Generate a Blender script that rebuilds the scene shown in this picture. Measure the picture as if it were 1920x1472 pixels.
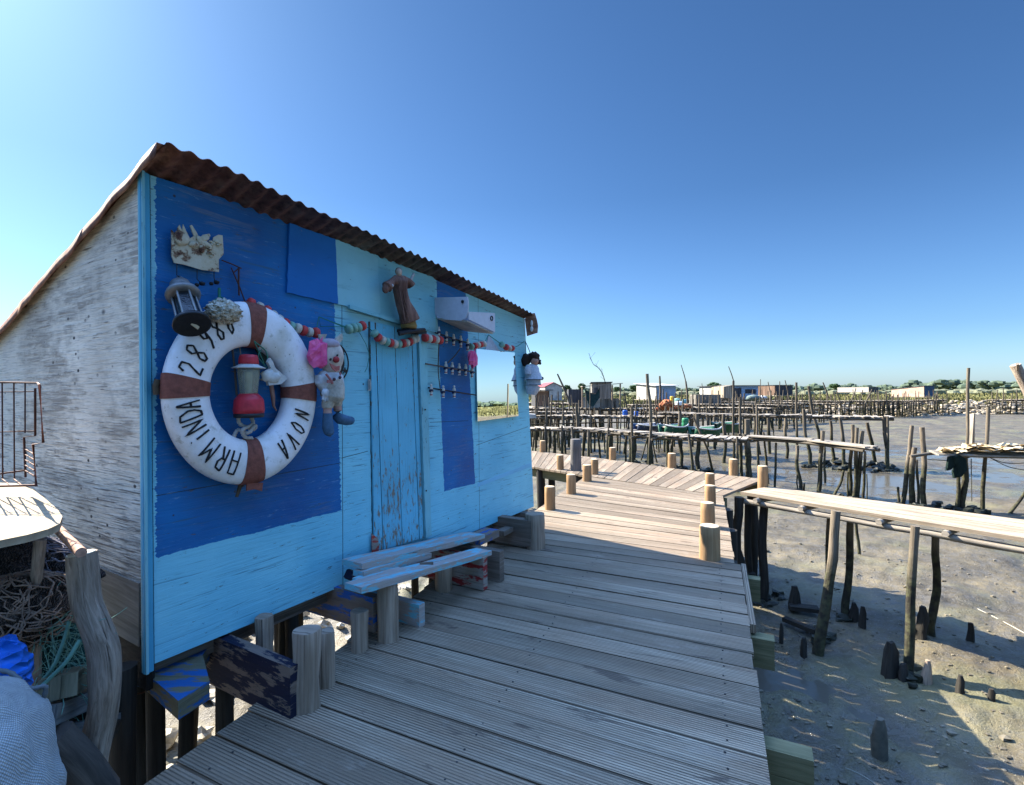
import bpy, bmesh, math, random
from math import sin, cos, pi, radians, sqrt, atan2
from mathutils import Vector, Matrix, noise
V = Vector
for o in list(bpy.data.objects): bpy.data.objects.remove(o)
S = bpy.context.scene
COL = S.collection
# ------------------------------------------------------------------ camera, sky, sun, exposure
F = 940.0; CW = 1920; CH = 1472; ROLL = radians(0.5); CZ = 1.35
cam = bpy.data.cameras.new('camera'); co = bpy.data.objects.new('camera', cam); COL.objects.link(co)
cam.sensor_width = 36; cam.lens = F/CW*36; cam.clip_end = 4000; cam.clip_start = 0.05
co.location = (0, 0, CZ); co.rotation_euler = (radians(90), 0, 0)
co.matrix_world = Matrix.Translation((0, 0, CZ)) @ Matrix.Rotation(radians(90), 4, 'X') @ Matrix.Rotation(-ROLL, 4, 'Z')
S.camera = co
S.render.resolution_x = 1024; S.render.resolution_y = 785
SUN_EL = radians(38); SX, SY = -0.811, 0.585      # horizontal direction towards the sun
w = bpy.data.worlds.new('World'); S.world = w; w.use_nodes = True
nt = w.node_tree; nt.nodes.clear()
sky = nt.nodes.new('ShaderNodeTexSky'); sky.sky_type = 'NISHITA'; sky.sun_disc = False
sky.sun_elevation = SUN_EL; sky.sun_rotation = atan2(SX, SY); sky.air_density = 1.0; sky.dust_density = .7; sky.ozone_density = 2.5
bg = nt.nodes.new('ShaderNodeBackground'); bg.inputs[1].default_value = 0.15
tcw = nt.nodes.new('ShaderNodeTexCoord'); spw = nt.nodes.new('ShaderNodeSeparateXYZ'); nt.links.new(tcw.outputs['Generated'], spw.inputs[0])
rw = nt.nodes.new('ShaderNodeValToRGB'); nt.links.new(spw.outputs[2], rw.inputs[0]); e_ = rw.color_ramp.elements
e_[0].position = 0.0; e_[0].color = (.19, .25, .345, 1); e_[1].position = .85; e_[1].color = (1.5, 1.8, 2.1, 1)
for p_, c_ in ((.10, (.12, .175, .243, 1)), (.35, (.084, .134, .187, 1)), (.655, (.078, .127, .175, 1)), (.72, (1.15, 1.4, 1.7, 1))): x_ = e_.new(p_); x_.color = c_  # elevation tint: low sky dimmed, zenith boosted as added fill for the shade
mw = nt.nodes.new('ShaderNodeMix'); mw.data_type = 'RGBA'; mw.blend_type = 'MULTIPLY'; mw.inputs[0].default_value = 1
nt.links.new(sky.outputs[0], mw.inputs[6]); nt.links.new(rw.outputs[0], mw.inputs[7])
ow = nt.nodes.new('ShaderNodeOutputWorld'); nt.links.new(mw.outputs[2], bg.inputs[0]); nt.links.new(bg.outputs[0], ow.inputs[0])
sl = bpy.data.lights.new('sun', 'SUN'); sl.energy = 4.3; sl.angle = radians(0.5); sl.color = (1, 0.91, 0.77)
so = bpy.data.objects.new('sun', sl); COL.objects.link(so); so.location = (-8, 6, 9)
sd = V((SX*cos(SUN_EL), SY*cos(SUN_EL), sin(SUN_EL)))
so.rotation_euler = sd.to_track_quat('Z', 'Y').to_euler()
S.view_settings.view_transform = 'Standard'; S.view_settings.look = 'None'; S.view_settings.exposure = 2.38; S.view_settings.gamma = 1
try: S.cycles.max_bounces = 6; S.cycles.transparent_max_bounces = 6
except Exception: pass

# ------------------------------------------------------------------ measuring helpers: photo measurements -> metres in the scene
def ray(u, v):
    a = (u-960)/F; b = -(v-736)/F
    return V((a*cos(ROLL)+b*sin(ROLL), 1.0, -a*sin(ROLL)+b*cos(ROLL)))
def G(u, v, z=0.0):
    r = ray(u, v); k = (z-CZ)/r.z
    return V((r.x*k, r.y*k, z))
def at(u, v, Y):
    r = ray(u, v); return V((r.x*Y, Y, CZ+r.z*Y))
A = V((-1.517, 2.067, 0)); D = V((0.502, 0.865, 0)).normalized(); N = V((D.y, -D.x, 0)); Z = V((0, 0, 1))
def L(t, o, z): return A + D*t + N*o + Z*z            # hut frame: along the front, outwards, up
def Wt(u, v, o=0.0):
    r = ray(u, v); p0 = A + N*o; k = p0.dot(N)/r.dot(N)
    p = r*k; p = V((p.x, p.y, CZ+r.z*k)); return (p-A).dot(D), p.z
def W(u, v, o=0.0):
    t, z = Wt(u, v, o); return L(t, o, z)
def Q(u, v, e=0.0):                                    # on the gable wall plane, e metres proud of it
    r = ray(u, v); p0 = A - D*e; k = p0.dot(D)/r.dot(D)
    return V((r.x*k, r.y*k, CZ+r.z*k))

# ------------------------------------------------------------------ mesh builder
class MB:
    def __init__(s): s.v = []; s.f = []; s.uv = []; s.sm = []
    def add(s, verts, faces, uvs, smooth=False):
        b = len(s.v); s.v += [V(p) for p in verts]
        for f, u in zip(faces, uvs): s.f.append([b+i for i in f]); s.uv.append(u); s.sm.append(smooth)
    def hexa(s, p, off=0.0):                           # p: 4 bottom then 4 top, both in order; length along p0->p1
        lx = ((p[1]-p[0]).length+(p[2]-p[3]).length)/2; ly = ((p[3]-p[0]).length+(p[2]-p[1]).length)/2; lz = (p[4]-p[0]).length
        fs = [(4,5,6,7), (3,2,1,0), (0,1,5,4), (2,3,7,6), (1,2,6,5), (3,0,4,7)]
        o = off*7.31; w = off*3.17
        uv = [[(o,w),(o+lx,w),(o+lx,w+ly),(o,w+ly)], [(o,w),(o+lx,w),(o+lx,w+ly),(o,w+ly)],
              [(o,w+5),(o+lx,w+5),(o+lx,w+5+lz),(o,w+5+lz)], [(o,w+8),(o+lx,w+8),(o+lx,w+8+lz),(o,w+8+lz)],
              [(o,w),(o,w+ly),(o+lz,w+ly),(o+lz,w)], [(o,w),(o,w+ly),(o+lz,w+ly),(o+lz,w)]]
        s.add(p, fs, uv)
    def box(s, c, ax, ay, az, off=None):               # centre and half axes; ax is the long one
        c = V(c); ax = V(ax); ay = V(ay); az = V(az)
        if off is None: off = random.random()*9
        s.hexa([c-ax-ay-az, c+ax-ay-az, c+ax+ay-az, c-ax+ay-az, c-ax-ay+az, c+ax-ay+az, c+ax+ay+az, c-ax+ay+az], off)
    def bar(s, a, b, wd, th, up=Z, off=None):          # board from a to b
        a = V(a); b = V(b); d = (b-a); n = d.cross(up)
        if n.length < 1e-6: n = d.cross(V((1, 0, 0)))
        n.normalize(); u2 = n.cross(d).normalized()
        s.box((a+b)/2, d/2, n*wd/2, u2*th/2, off)
    def board(s, l0, r0, r1, l1, th, off):             # top quad, thickness down
        dn = V((0, 0, -th)); s.hexa([l0+dn, r0+dn, r1+dn, l1+dn, l0, r0, r1, l1], off)
    def tube(s, pts, rad, n=10, jit=0.0, caps=True, off=0.0, smooth=True, flat=1.0):
        pts = [V(p) for p in pts]
        if not hasattr(rad, '__len__'): rad = [rad]*len(pts)
        rings = []; d0 = (pts[-1]-pts[0]); 
        if d0.length < 1e-6: d0 = pts[1]-pts[0]
        ref = V((0.3, 1, 0.1)) if abs(d0.normalized().z) > 0.7 else V((0, 0, 1))
        vs = []; cum = 0; us = []
        for i, p in enumerate(pts):
            d = (pts[min(i+1, len(pts)-1)] - pts[max(i-1, 0)])
            if d.length < 1e-9: d = d0
            d.normalize(); x = d.cross(ref)
            if x.length < 1e-3: x = d.cross(V((1, 0.2, 0)))
            x.normalize(); y = x.cross(d); y.normalize()
            if i: cum += (p-pts[i-1]).length
            us.append(cum)
            for k in range(n):
                a = 2*pi*k/n; r = rad[i]
                if jit: r *= 1+jit*noise.noise(V((cos(a)*1.2+off*3.3, sin(a)*1.2, cum*6+off*11)))
                vs.append(p + x*cos(a)*r + y*sin(a)*r*flat)
        fs = []; uv = []; rm = max(rad)
        for i in range(len(pts)-1):
            for k in range(n):
                k2 = (k+1) % n
                fs.append((i*n+k, i*n+k2, (i+1)*n+k2, (i+1)*n+k))
                v0 = 2*pi*k/n*rm+off*5; v1 = 2*pi*(k+1)/n*rm+off*5; o = off*3
                uv.append([(us[i]+o, v0), (us[i]+o, v1), (us[i+1]+o, v1), (us[i+1]+o, v0)])
        s.add(vs, fs, uv, smooth)
        if caps:
            for i, rev in ((0, True), (len(pts)-1, False)):
                ring = vs[i*n:(i+1)*n]; c = sum(ring, V((0, 0, 0)))/n
                idx = list(range(n))
                if rev: idx.reverse()
                s.add(ring, [idx], [[(0.02*cos(2*pi*k/n)+off, 0.02*sin(2*pi*k/n)) for k in idx]])
    def lathe(s, base, axis, prof, n=20, smooth=True):  # prof: (height, radius)
        base = V(base); axis = V(axis).normalized()
        x = axis.cross(V((0.2, 1, 0.3))).normalized(); y = x.cross(axis)
        vs = []; fs = []; uv = []
        for h, r in prof:
            for k in range(n):
                a = 2*pi*k/n; vs.append(base+axis*h+(x*cos(a)+y*sin(a))*r)
        for i in range(len(prof)-1):
            for k in range(n):
                k2 = (k+1) % n; fs.append((i*n+k, i*n+k2, (i+1)*n+k2, (i+1)*n+k))
                uv.append([(prof[i][0], k*.05), (prof[i][0], k*.05+.05), (prof[i+1][0], k*.05+.05), (prof[i+1][0], k*.05)])
        fs.append(tuple(range(n))); uv.append([(0, 0)]*n)
        fs.append(tuple((len(prof)-1)*n+k for k in range(n))); uv.append([(0, 0)]*n)
        s.add(vs, fs, uv, smooth)
    def blob(s, c, rx, ry=None, rz=None, ax=None, n=12, m=8, amp=0.0, fr=3.0, seed=0.0, smooth=True):
        c = V(c); ry = rx if ry is None else ry; rz = rx if rz is None else rz
        X, Y_, Z_ = ax if ax else (V((1, 0, 0)), V((0, 1, 0)), V((0, 0, 1)))
        vs = []
        for j in range(m+1):
            th = pi*j/m
            for k in range(n):
                a = 2*pi*k/n; d = V((sin(th)*cos(a), sin(th)*sin(a), cos(th)))
                q = 1+(amp*noise.fractal(d*fr+V((seed*7.7, seed, 3)), 1.0, 2.0, 3) if amp else 0)
                vs.append(c+X*d.x*rx*q+Y_*d.y*ry*q+Z_*d.z*rz*q)
        fs = []; uv = []
        for j in range(m):
            for k in range(n):
                k2 = (k+1) % n; fs.append((j*n+k, j*n+k2, (j+1)*n+k2, (j+1)*n+k))
                uv.append([(k/n*rx*6, j/m*rx*3), ((k+1)/n*rx*6, j/m*rx*3), ((k+1)/n*rx*6, (j+1)/m*rx*3), (k/n*rx*6, (j+1)/m*rx*3)])
        s.add(vs, fs, uv, smooth)
    def poly(s, pts, nrm, th, uvs=None):               # extruded flat outline
        pts = [V(p) for p in pts]; n = len(pts); nrm = V(nrm).normalized()
        a = pts; b = [p+nrm*th for p in pts]
        if uvs is None and abs(nrm.z) > .9: uvs = [(p.x, p.y) for p in pts]
        if uvs is None: uvs = [((p-pts[0]).dot(D if abs(nrm.dot(D)) < .8 else N), p.z) for p in pts]
        s.add(a+b, [tuple(range(n-1, -1, -1)), tuple(range(n, 2*n))], [[uvs[i] for i in range(n-1, -1, -1)], list(uvs)])
        for i in range(n):
            j = (i+1) % n; l = (pts[j]-pts[i]).length
            s.add([a[i], a[j], b[j], b[i]], [(0, 1, 2, 3)], [[(0, 0), (l, 0), (l, th), (0, th)]])
    def build(s, name, mat, parent=None, loc=None, label=None, weld=False, recalc=True, remesh=None, smoothmod=0):
        me = bpy.data.meshes.new(name)
        o0 = V((0, 0, 0))
        if parent is not None: o0 = wloc(parent)
        if loc is not None: o0 = V(loc)
        me.from_pydata([p-o0 for p in s.v], [], s.f)
        uvl = me.uv_layers.new(name='UVMap'); flat = []
        for u in s.uv:
            for q in u: flat += [q[0], q[1]]
        uvl.data.foreach_set('uv', flat)
        me.polygons.foreach_set('use_smooth', s.sm)
        if weld or recalc:
            bm = bmesh.new(); bm.from_mesh(me)
            if weld: bmesh.ops.remove_doubles(bm, verts=bm.verts, dist=1e-5)
            if len(bm.faces) < 60000: bmesh.ops.recalc_face_normals(bm, faces=bm.faces)
            bm.to_mesh(me); bm.free()
        if mat: me.materials.append(mat)
        ob = bpy.data.objects.new(name, me); COL.objects.link(ob)
        if parent is not None: ob.parent = parent; WL[ob.name] = o0
        else: ob.location = o0; WL[ob.name] = o0
        if label: ob['label'] = label
        if remesh:
            m = ob.modifiers.new('remesh', 'REMESH'); m.mode = 'VOXEL'; m.voxel_size = remesh; m.use_smooth_shade = True
            if smoothmod: q = ob.modifiers.new('soft', 'SMOOTH'); q.iterations = smoothmod; q.factor = 0.5
        return ob
WL = {}
def wloc(o): return WL[o.name]
def tag(o, label, cat, group=None, kind=None):
    o['label'] = label; o['category'] = cat
    if group: o['group'] = group
    if kind: o['kind'] = kind
    return o
def thing(name, label, cat, loc=(0, 0, 0), group=None):
    o = bpy.data.objects.new(name, None); COL.objects.link(o); o.location = loc; WL[o.name] = V(loc); o.empty_display_size = .1
    return tag(o, label, cat, group)
def struct(o): o['kind'] = 'structure'; return o

# ------------------------------------------------------------------ materials
class NG:
    def __init__(s, name):
        s.m = bpy.data.materials.new(name); s.m.use_nodes = True; s.t = s.m.node_tree; s.t.nodes.clear()
        s.o = s.t.nodes.new('ShaderNodeOutputMaterial'); s.b = s.t.nodes.new('ShaderNodeBsdfPrincipled')
        s.t.links.new(s.b.outputs[0], s.o.inputs[0]); s.tc = s.t.nodes.new('ShaderNodeTexCoord'); s.geo = s.t.nodes.new('ShaderNodeNewGeometry')
        s.uv = s.tc.outputs['UV']; s.pos = s.geo.outputs['Position']
    def ln(s, a, i):
        if isinstance(a, bpy.types.NodeSocket): s.t.links.new(a, i)
        elif a is not None:
            if i.type == 'RGBA' and not hasattr(a, '__len__'): a = (a, a, a, 1)
            elif i.type == 'RGBA' and len(a) == 3: a = (*a, 1)
            i.default_value = a
    def map(s, vec, sc=(1, 1, 1), loc=(0, 0, 0), rot=(0, 0, 0)):
        n = s.t.nodes.new('ShaderNodeMapping'); s.ln(vec, n.inputs[0]); n.inputs[1].default_value = loc; n.inputs[2].default_value = rot; n.inputs[3].default_value = sc; return n.outputs[0]
    def noise(s, vec, sc=1, det=4, ro=.55, dis=0):
        n = s.t.nodes.new('ShaderNodeTexNoise'); s.ln(vec, n.inputs['Vector']); n.inputs['Scale'].default_value = sc; n.inputs['Detail'].default_value = det; n.inputs['Roughness'].default_value = ro; n.inputs['Distortion'].default_value = dis; return n.outputs[0]
    def voro(s, vec, sc=1, feat='F1', out=0):
        n = s.t.nodes.new('ShaderNodeTexVoronoi'); n.feature = feat; s.ln(vec, n.inputs['Vector']); n.inputs['Scale'].default_value = sc; return n.outputs[out]
    def wave(s, vec, sc=1, dis=0, det=2, dsc=1, prof='SIN', dir='X', typ='BANDS'):
        n = s.t.nodes.new('ShaderNodeTexWave'); n.wave_type = typ; n.wave_profile = prof
        if typ == 'BANDS': n.bands_direction = dir
        s.ln(vec, n.inputs['Vector']); n.inputs['Scale'].default_value = sc; n.inputs['Distortion'].default_value = dis; n.inputs['Detail'].default_value = det; n.inputs['Detail Scale'].default_value = dsc; return n.outputs[1]
    def ramp(s, fac, st, mode='LINEAR'):
        n = s.t.nodes.new('ShaderNodeValToRGB'); n.color_ramp.interpolation = mode; e = n.color_ramp.elements
        while len(e) < len(st): e.new(0.5)
        for el, (p, c) in zip(e, st):
            el.position = p; el.color = (c, c, c, 1) if not hasattr(c, '__len__') else (*c, 1)
        s.ln(fac, n.inputs[0]); return n.outputs[0]
    def mix(s, fac, a, b, typ='MIX'):
        n = s.t.nodes.new('ShaderNodeMix'); n.data_type = 'RGBA'; n.blend_type = typ
        s.ln(fac, n.inputs[0]); s.ln(a, n.inputs[6]); s.ln(b, n.inputs[7]); return n.outputs[2]
    def math(s, op, a, b=None, c=None, clamp=False):
        n = s.t.nodes.new('ShaderNodeMath'); n.operation = op; n.use_clamp = clamp; s.ln(a, n.inputs[0])
        if b is not None: s.ln(b, n.inputs[1])
        if c is not None: s.ln(c, n.inputs[2])
        return n.outputs[0]
    def sep(s, vec):
        n = s.t.nodes.new('ShaderNodeSeparateXYZ'); s.ln(vec, n.inputs[0]); return n.outputs
    def rnd(s):
        n = s.t.nodes.new('ShaderNodeObjectInfo'); return n.outputs['Random']
    def bump(s, h, st=.5, dist=.01, nrm=None):
        n = s.t.nodes.new('ShaderNodeBump'); n.inputs['Strength'].default_value = st; n.inputs['Distance'].default_value = dist; s.ln(h, n.inputs['Height'])
        if nrm is not None: s.ln(nrm, n.inputs['Normal'])
        return n.outputs[0]
    def out(s, col, rough=.8, bump=None, metal=0, spec=.3, **k):
        s.ln(col, s.b.inputs['Base Color']); s.ln(rough, s.b.inputs['Roughness']); s.ln(metal, s.b.inputs['Metallic']); s.ln(spec, s.b.inputs['Specular IOR Level'])
        if bump is not None: s.ln(bump, s.b.inputs['Normal'])
        for a, b in k.items(): s.ln(b, s.b.inputs[a.replace('_', ' ')])
        return s.m
def plain(name, col, rough=.6, metal=0, var=.2, bs=.45, sc=30, spec=.3):
    g = NG(name); n = g.noise(g.pos, sc, 6, .65)
    c = g.mix(g.ramp(n, [(.3, 0), (.7, 1)]), tuple(x*(1-var) for x in col), tuple(min(1, x*(1+var)) for x in col))
    return g.out(c, rough, g.bump(n, bs, .004), metal, spec)
def wood(name, dark, light, grain=(2.5, 60), rough=.85, bs=.5, crack=.6, knots=True, tide=None, tint=None, cracks=True):
    g = NG(name); uv = g.uv
    n1 = g.noise(g.map(uv, (grain[0], grain[1], 1)), 1, 6, .65, .6)
    n2 = g.noise(g.map(uv, (1.3, 5, 1)), 1.5, 4)
    n3 = g.noise(g.map(uv, (grain[0]*.5, grain[1]*2.2, 1)), 1, 3, .6, .3)
    c = g.mix(g.ramp(n1, [(.3, 0), (.72, 1)]), dark, light)
    c = g.mix(g.ramp(n2, [(.35, .55), (.65, 0)]), c, tuple(x*.6 for x in dark))
    h = g.math('ADD', n1, g.math('MULTIPLY', n3, .5))
    if cracks:
        k = g.ramp(n3, [(.30, 1), (.36, 0)]); c = g.mix(g.math('MULTIPLY', k, crack), c, tuple(x*.18 for x in dark)); h = g.math('SUBTRACT', h, g.math('MULTIPLY', k, .7))
    if tint: c = g.mix(g.math('MULTIPLY', g.ramp(g.noise(g.pos, 2.2, 3), [(.45, 0), (.65, 1)]), .6), c, tint)
    if tide is not None:
        z = g.sep(g.pos)[2]; zz = g.math('ADD', z, g.math('MULTIPLY', g.math('SUBTRACT', g.noise(g.pos, 3, 4), .5), .5))
        f = g.ramp(g.math('MULTIPLY_ADD', zz, -1.6, tide*1.6+.5), [(.25, 0), (.6, 1)])
        alg = g.mix(g.ramp(g.noise(g.pos, 14, 5), [(.4, 0), (.65, 1)]), (.018, .017, .013), (.06, .062, .03))
        c = g.mix(g.math('MULTIPLY', f, .93), c, alg)
        h = g.math('ADD', h, g.math('MULTIPLY', g.math('MULTIPLY', f, g.noise(g.pos, 25, 4)), 2.0))
    return g.out(c, rough, g.bump(h, bs, .006), spec=.2)
def paint(name, col, under=(.25, .22, .18), chip=.34, grain=(4, 26), bs=.5, fade=None, dirt=.25, low=None):
    g = NG(name); uv = g.uv
    n1 = g.noise(g.map(uv, (grain[0], grain[1], 1)), 1, 6, .7, .5)
    n2 = g.noise(uv, 2.3, 5); n3 = g.noise(g.map(uv, (9, 30, 1)), 1.4, 5, .7)
    c = g.mix(g.ramp(n2, [(.3, 0), (.7, 1)]), tuple(x*.82 for x in col), tuple(min(1, x*1.1) for x in col))
    if fade: c = g.mix(g.math('MULTIPLY', g.ramp(g.math('MULTIPLY', n1, g.ramp(n2, [(.4, .5), (.65, 1)])), [(.4, 0), (.62, 1)]), .6), c, fade)
    kk = g.math('ADD', g.math('MULTIPLY', n3, .75), g.math('MULTIPLY', n2, .25))
    if low: kk = g.math('SUBTRACT', kk, g.ramp(g.sep(uv)[0], [(low[0]/3, low[2]), (low[1]/3, 0)])) if False else g.math('SUBTRACT', kk, g.ramp(g.math('MULTIPLY', g.sep(uv)[0], 1/3), [(low[0]/3, low[2]), (low[1]/3, 0)]))
    k = g.ramp(kk, [(chip-.02, 1), (chip+.015, 0)])
    c = g.mix(k, c, under)
    l = g.ramp(n1, [(.28, dirt*2.2), (.42, 0)]); c = g.mix(l, c, tuple(x*.35 for x in col))
    h = g.math('SUBTRACT', g.math('MULTIPLY', n1, .8), g.math('MULTIPLY', k, .5))
    return g.out(c, .62, g.bump(h, bs, .006), spec=.3)

LB = (.19, .52, .72); DB = (.008, .085, .34)
# front wall paint: light blue boards with dark blue painted patches, ragged brush edges
def front_paint():
    g = NG('front_wall_paint'); uv = g.uv; sx = g.sep(uv)
    wob = g.math('MULTIPLY', g.math('SUBTRACT', g.noise(g.map(uv, (9, 55, 1)), 1, 5, .7), .5), .05)
    wob2 = g.math('MULTIPLY', g.math('SUBTRACT', g.noise(g.map(uv, (6, 14, 1)), 1, 5, .7), .5), .035)
    def half(p, q, wb):      # 1 on the left of p->q in (t,z)
        dx, dz = q[0]-p[0], q[1]-p[1]; l = sqrt(dx*dx+dz*dz); nx, nz = -dz/l, dx/l
        d = g.math('ADD', g.math('MULTIPLY_ADD', sx[0], nx, -(nx*p[0]+nz*p[1])), g.math('MULTIPLY', sx[1], nz))
        return g.math('GREATER_THAN', g.math('ADD', d, wb), 0)
    def region(pts, wb):
        q = [Wt(*p) for p in pts]; r = None
        for i in range(len(q)):
            h = half(q[i], q[(i+1) % len(q)], wb[i] if isinstance(wb, list) else wb)
            r = h if r is None else g.math('MULTIPLY', r, h)
        return r
    d1 = region([(292, 1046), (640, 957), (622, 430), (292, 300)], [wob2, wob, wob, wob])
    d2 = region([(833, 921), (891, 907), (872, 530), (817, 500)], [wob2, wob2, wob2, wob2])
    dk = g.math('MAXIMUM', d1, d2)
    n1 = g.noise(g.map(uv, (3.5, 30, 1)), 1, 6, .7, .8); n2 = g.noise(uv, 1.7, 5); n3 = g.noise(g.map(uv, (5, 26, 1)), 1.8, 6, .75)
    n4 = g.noise(g.map(uv, (3, 90, 1)), 1, 3, .6, .5)
    lb = g.mix(g.ramp(n2, [(.3, 0), (.7, 1)]), (.12, .45, .60), (.25, .62, .72))
    fx = g.ramp(sx[0], [(.25, 0), (.85, 1)])     # more grey-green, sun-bleached paint higher up the boards
    hz = g.ramp(g.math('MULTIPLY', sx[1], .4), [(.42, 0), (.72, 1)])
    lb = g.mix(g.math('MULTIPLY', hz, .65), lb, (.24, .49, .53))
    db = g.mix(g.ramp(n2, [(.35, 0), (.7, 1)]), (.002, .078, .25), (.007, .165, .43))
    fd = g.math('MULTIPLY', g.ramp(n1, [(.5, 0), (.66, 1)]), g.ramp(g.noise(uv, 2.6, 4), [(.47, 0), (.66, .75)]))
    db = g.mix(fd, db, (.13, .17, .25))
    c = g.mix(dk, lb, db)
    k5 = g.ramp(g.noise(g.map(uv, (7, 20, 1), (3, 1, 0)), 1.6, 6, .75), [(.335, 1), (.345, 0)]); c = g.mix(g.math('MULTIPLY', k5, .7), c, (.04, .17, .33))
    k = g.ramp(n3, [(.36, 1), (.37, 0)]); c = g.mix(g.math('MULTIPLY', k, .85), c, (.10, .10, .10))
    k2 = g.ramp(n4, [(.30, .7), (.40, 0)]); c = g.mix(k2, c, (.03, .10, .17))
    sm = None
    for (p1, p2, ax, lo, hi) in (((640, 859), (690, 846), 0, 640, 690), ((806, 792), (878, 789), 0, 806, 878), ((893, 835), (990, 800), 0, 893, 990), ((897, 655), (899, 985), 1, 0, 0), ((641, 575), (643, 1100), 1, 0, 0), ((292, 930), (640, 868), 0, 292, 640)):
        a_ = Wt(*p1); b_ = Wt(*p2); dx, dz = b_[0]-a_[0], b_[1]-a_[1]; l = sqrt(dx*dx+dz*dz); nx, nz = -dz/l, dx/l
        d = g.math('ABSOLUTE', g.math('ADD', g.math('ADD', g.math('MULTIPLY_ADD', sx[0], nx, -(nx*a_[0]+nz*a_[1])), g.math('MULTIPLY', sx[1], nz)), g.math('MULTIPLY', wob, .06)))
        m = g.math('LESS_THAN', d, .0022 if ax == 0 else .0026)
        if ax == 0: m = g.math('MULTIPLY', m, g.math('MULTIPLY', g.math('GREATER_THAN', sx[0], min(a_[0], b_[0])), g.math('LESS_THAN', sx[0], max(a_[0], b_[0]))))
        sm = m if sm is None else g.math('MAXIMUM', sm, m)
    c = g.mix(g.math('MULTIPLY', sm, .85), c, (.01, .03, .05))
    nl = g.voro(g.map(uv, (7, 7, 1)), 1.0); c = g.mix(g.ramp(nl, [(.035, .9), (.05, 0)]), c, (.03, .025, .025))
    pl = g.ramp(g.noise(g.map(uv, (5, 40, 1)), 1.2, 5, .8), [(.60, 0), (.68, .5)]); c = g.mix(g.math('MULTIPLY', pl, g.math('MULTIPLY_ADD', dk, .9, .1)), c, (.22, .40, .55))
    h = g.math('ADD', g.math('MULTIPLY', n1, .7), g.math('MULTIPLY', n4, .5))
    h = g.math('SUBTRACT', g.math('SUBTRACT', h, k), sm)
    return g.out(c, g.ramp(n2, [(.3, .5), (.7, .7)]), g.bump(h, .55, .007), spec=.3)
M_front = front_paint()
def gable_paint():
    g = NG('gable_wall_paint'); uv = g.uv
    n1 = g.noise(g.map(uv, (3, 42, 1)), 1, 7, .7, 1.0); n2 = g.noise(uv, 2.0, 5); n3 = g.noise(g.map(uv, (7, 20, 1)), 1.5, 6, .75); n4 = g.noise(g.map(uv, (4, 110, 1)), 1, 4, .7, .6)
    wv = g.wave(g.map(uv, (1.2, 9, 1)), 1.4, 9, 3, 1.2)
    z = g.sep(uv)[1]
    c = g.mix(g.ramp(n2, [(.3, 0), (.7, 1)]), (.56, .505, .41), (.84, .785, .66))
    fl_ = g.noise(g.map(uv, (6, 150, 1)), 1, 3, .6, 1.5); c = g.mix(g.ramp(fl_, [(.36, .6), (.50, 0)]), c, (.28, .26, .22))
    kn = g.voro(g.map(uv, (1.6, 2.6, 1)), 1.3); c = g.mix(g.ramp(kn, [(.028, 1), (.06, 0)]), c, (.07, .06, .055))
    sp = g.voro(g.map(uv, (10, 16, 1)), 1.0); c = g.mix(g.math('MULTIPLY', g.ramp(sp, [(.10, 1), (.14, 0)]), g.ramp(g.noise(uv, 3.1, 4), [(.44, 0), (.54, 1)])), c, (.03, .03, .03))
    wear = g.math('ADD', g.math('MULTIPLY', g.math('SUBTRACT', .95, z), .13), 0)          # more wear low and at the top edge
    wear2 = g.math('ADD', g.ramp(g.math('MULTIPLY', z, .4), [(.66, 0), (.9, .13)]), wear)
    k = g.ramp(g.math('SUBTRACT', n4, wear2), [(.37, 1), (.45, 0)]); c = g.mix(g.math('MULTIPLY', k, .9), c, (.13, .115, .10))
    k3 = g.ramp(g.math('SUBTRACT', n3, g.math('MULTIPLY', wear2, .6)), [(.31, 1), (.325, 0)]); c = g.mix(k3, c, (.035, .033, .032))
    bot = g.ramp(g.math('ADD', z, g.math('MULTIPLY', n3, .12)), [(.60, 1), (.66, 0)]); c = g.mix(g.math('MULTIPLY', bot, .62), c, g.mix(n1, (.16, .14, .11), (.34, .31, .27)))
    big = g.math('MULTIPLY', g.ramp(g.noise(g.map(uv, (1, 1.6, 1)), 1.5, 5, .7), [(.47, 0), (.56, 1)]), g.ramp(n1, [(.44, 1), (.60, 0)])); c = g.mix(g.math('MULTIPLY', big, .75), c, (.22, .19, .155))
    tar = g.ramp(g.math('ADD', z, g.math('MULTIPLY', n3, .1)), [(.38, 1), (.40, 0)]); c = g.mix(tar, c, (.012, .011, .01))
    h = g.math('SUBTRACT', g.math('ADD', n1, g.math('MULTIPLY', n4, .6)), g.math('MULTIPLY', k, .5))
    return g.out(c, .75, g.bump(h, .8, .008), spec=.2)
M_gable = gable_paint()
M_lb = paint('light_blue_paint', LB, (.05, .07, .08), .35)
M_teal = paint('teal_paint', (.20, .48, .54), (.05, .09, .10), .39, grain=(5, 40))
M_trim = paint('corner_trim_paint', (.06, .33, .50), (.05, .1, .12), .27, grain=(2, 70))
M_db = paint('dark_blue_paint', (.004, .13, .40), (.10, .18, .28), .36)
M_door = paint('door_paint', (.13, .45, .60), (.20, .17, .13), .39, grain=(2, 60), dirt=.35, low=(.2, 1.3, .11))
def chipped(name, paintc, chip, woodd=(.17, .13, .10), woodl=(.36, .32, .27)):
    g = NG(name); uv = g.uv; n1 = g.noise(g.map(uv, (3, 50, 1)), 1, 6, .65, .5); n3 = g.noise(g.map(uv, (4, 16, 1)), 1, 6, .7)
    c = g.mix(n1, woodd, woodl); c = g.mix(g.ramp(n3, [(chip-.02, 1), (chip+.02, 0)]), c, paintc)
    c = g.mix(g.ramp(n1, [(.28, .8), (.36, 0)]), c, (.02, .02, .02))
    return g.out(c, .8, g.bump(g.math('ADD', n1, g.math('MULTIPLY', n3, .5)), .7, .008))
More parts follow.
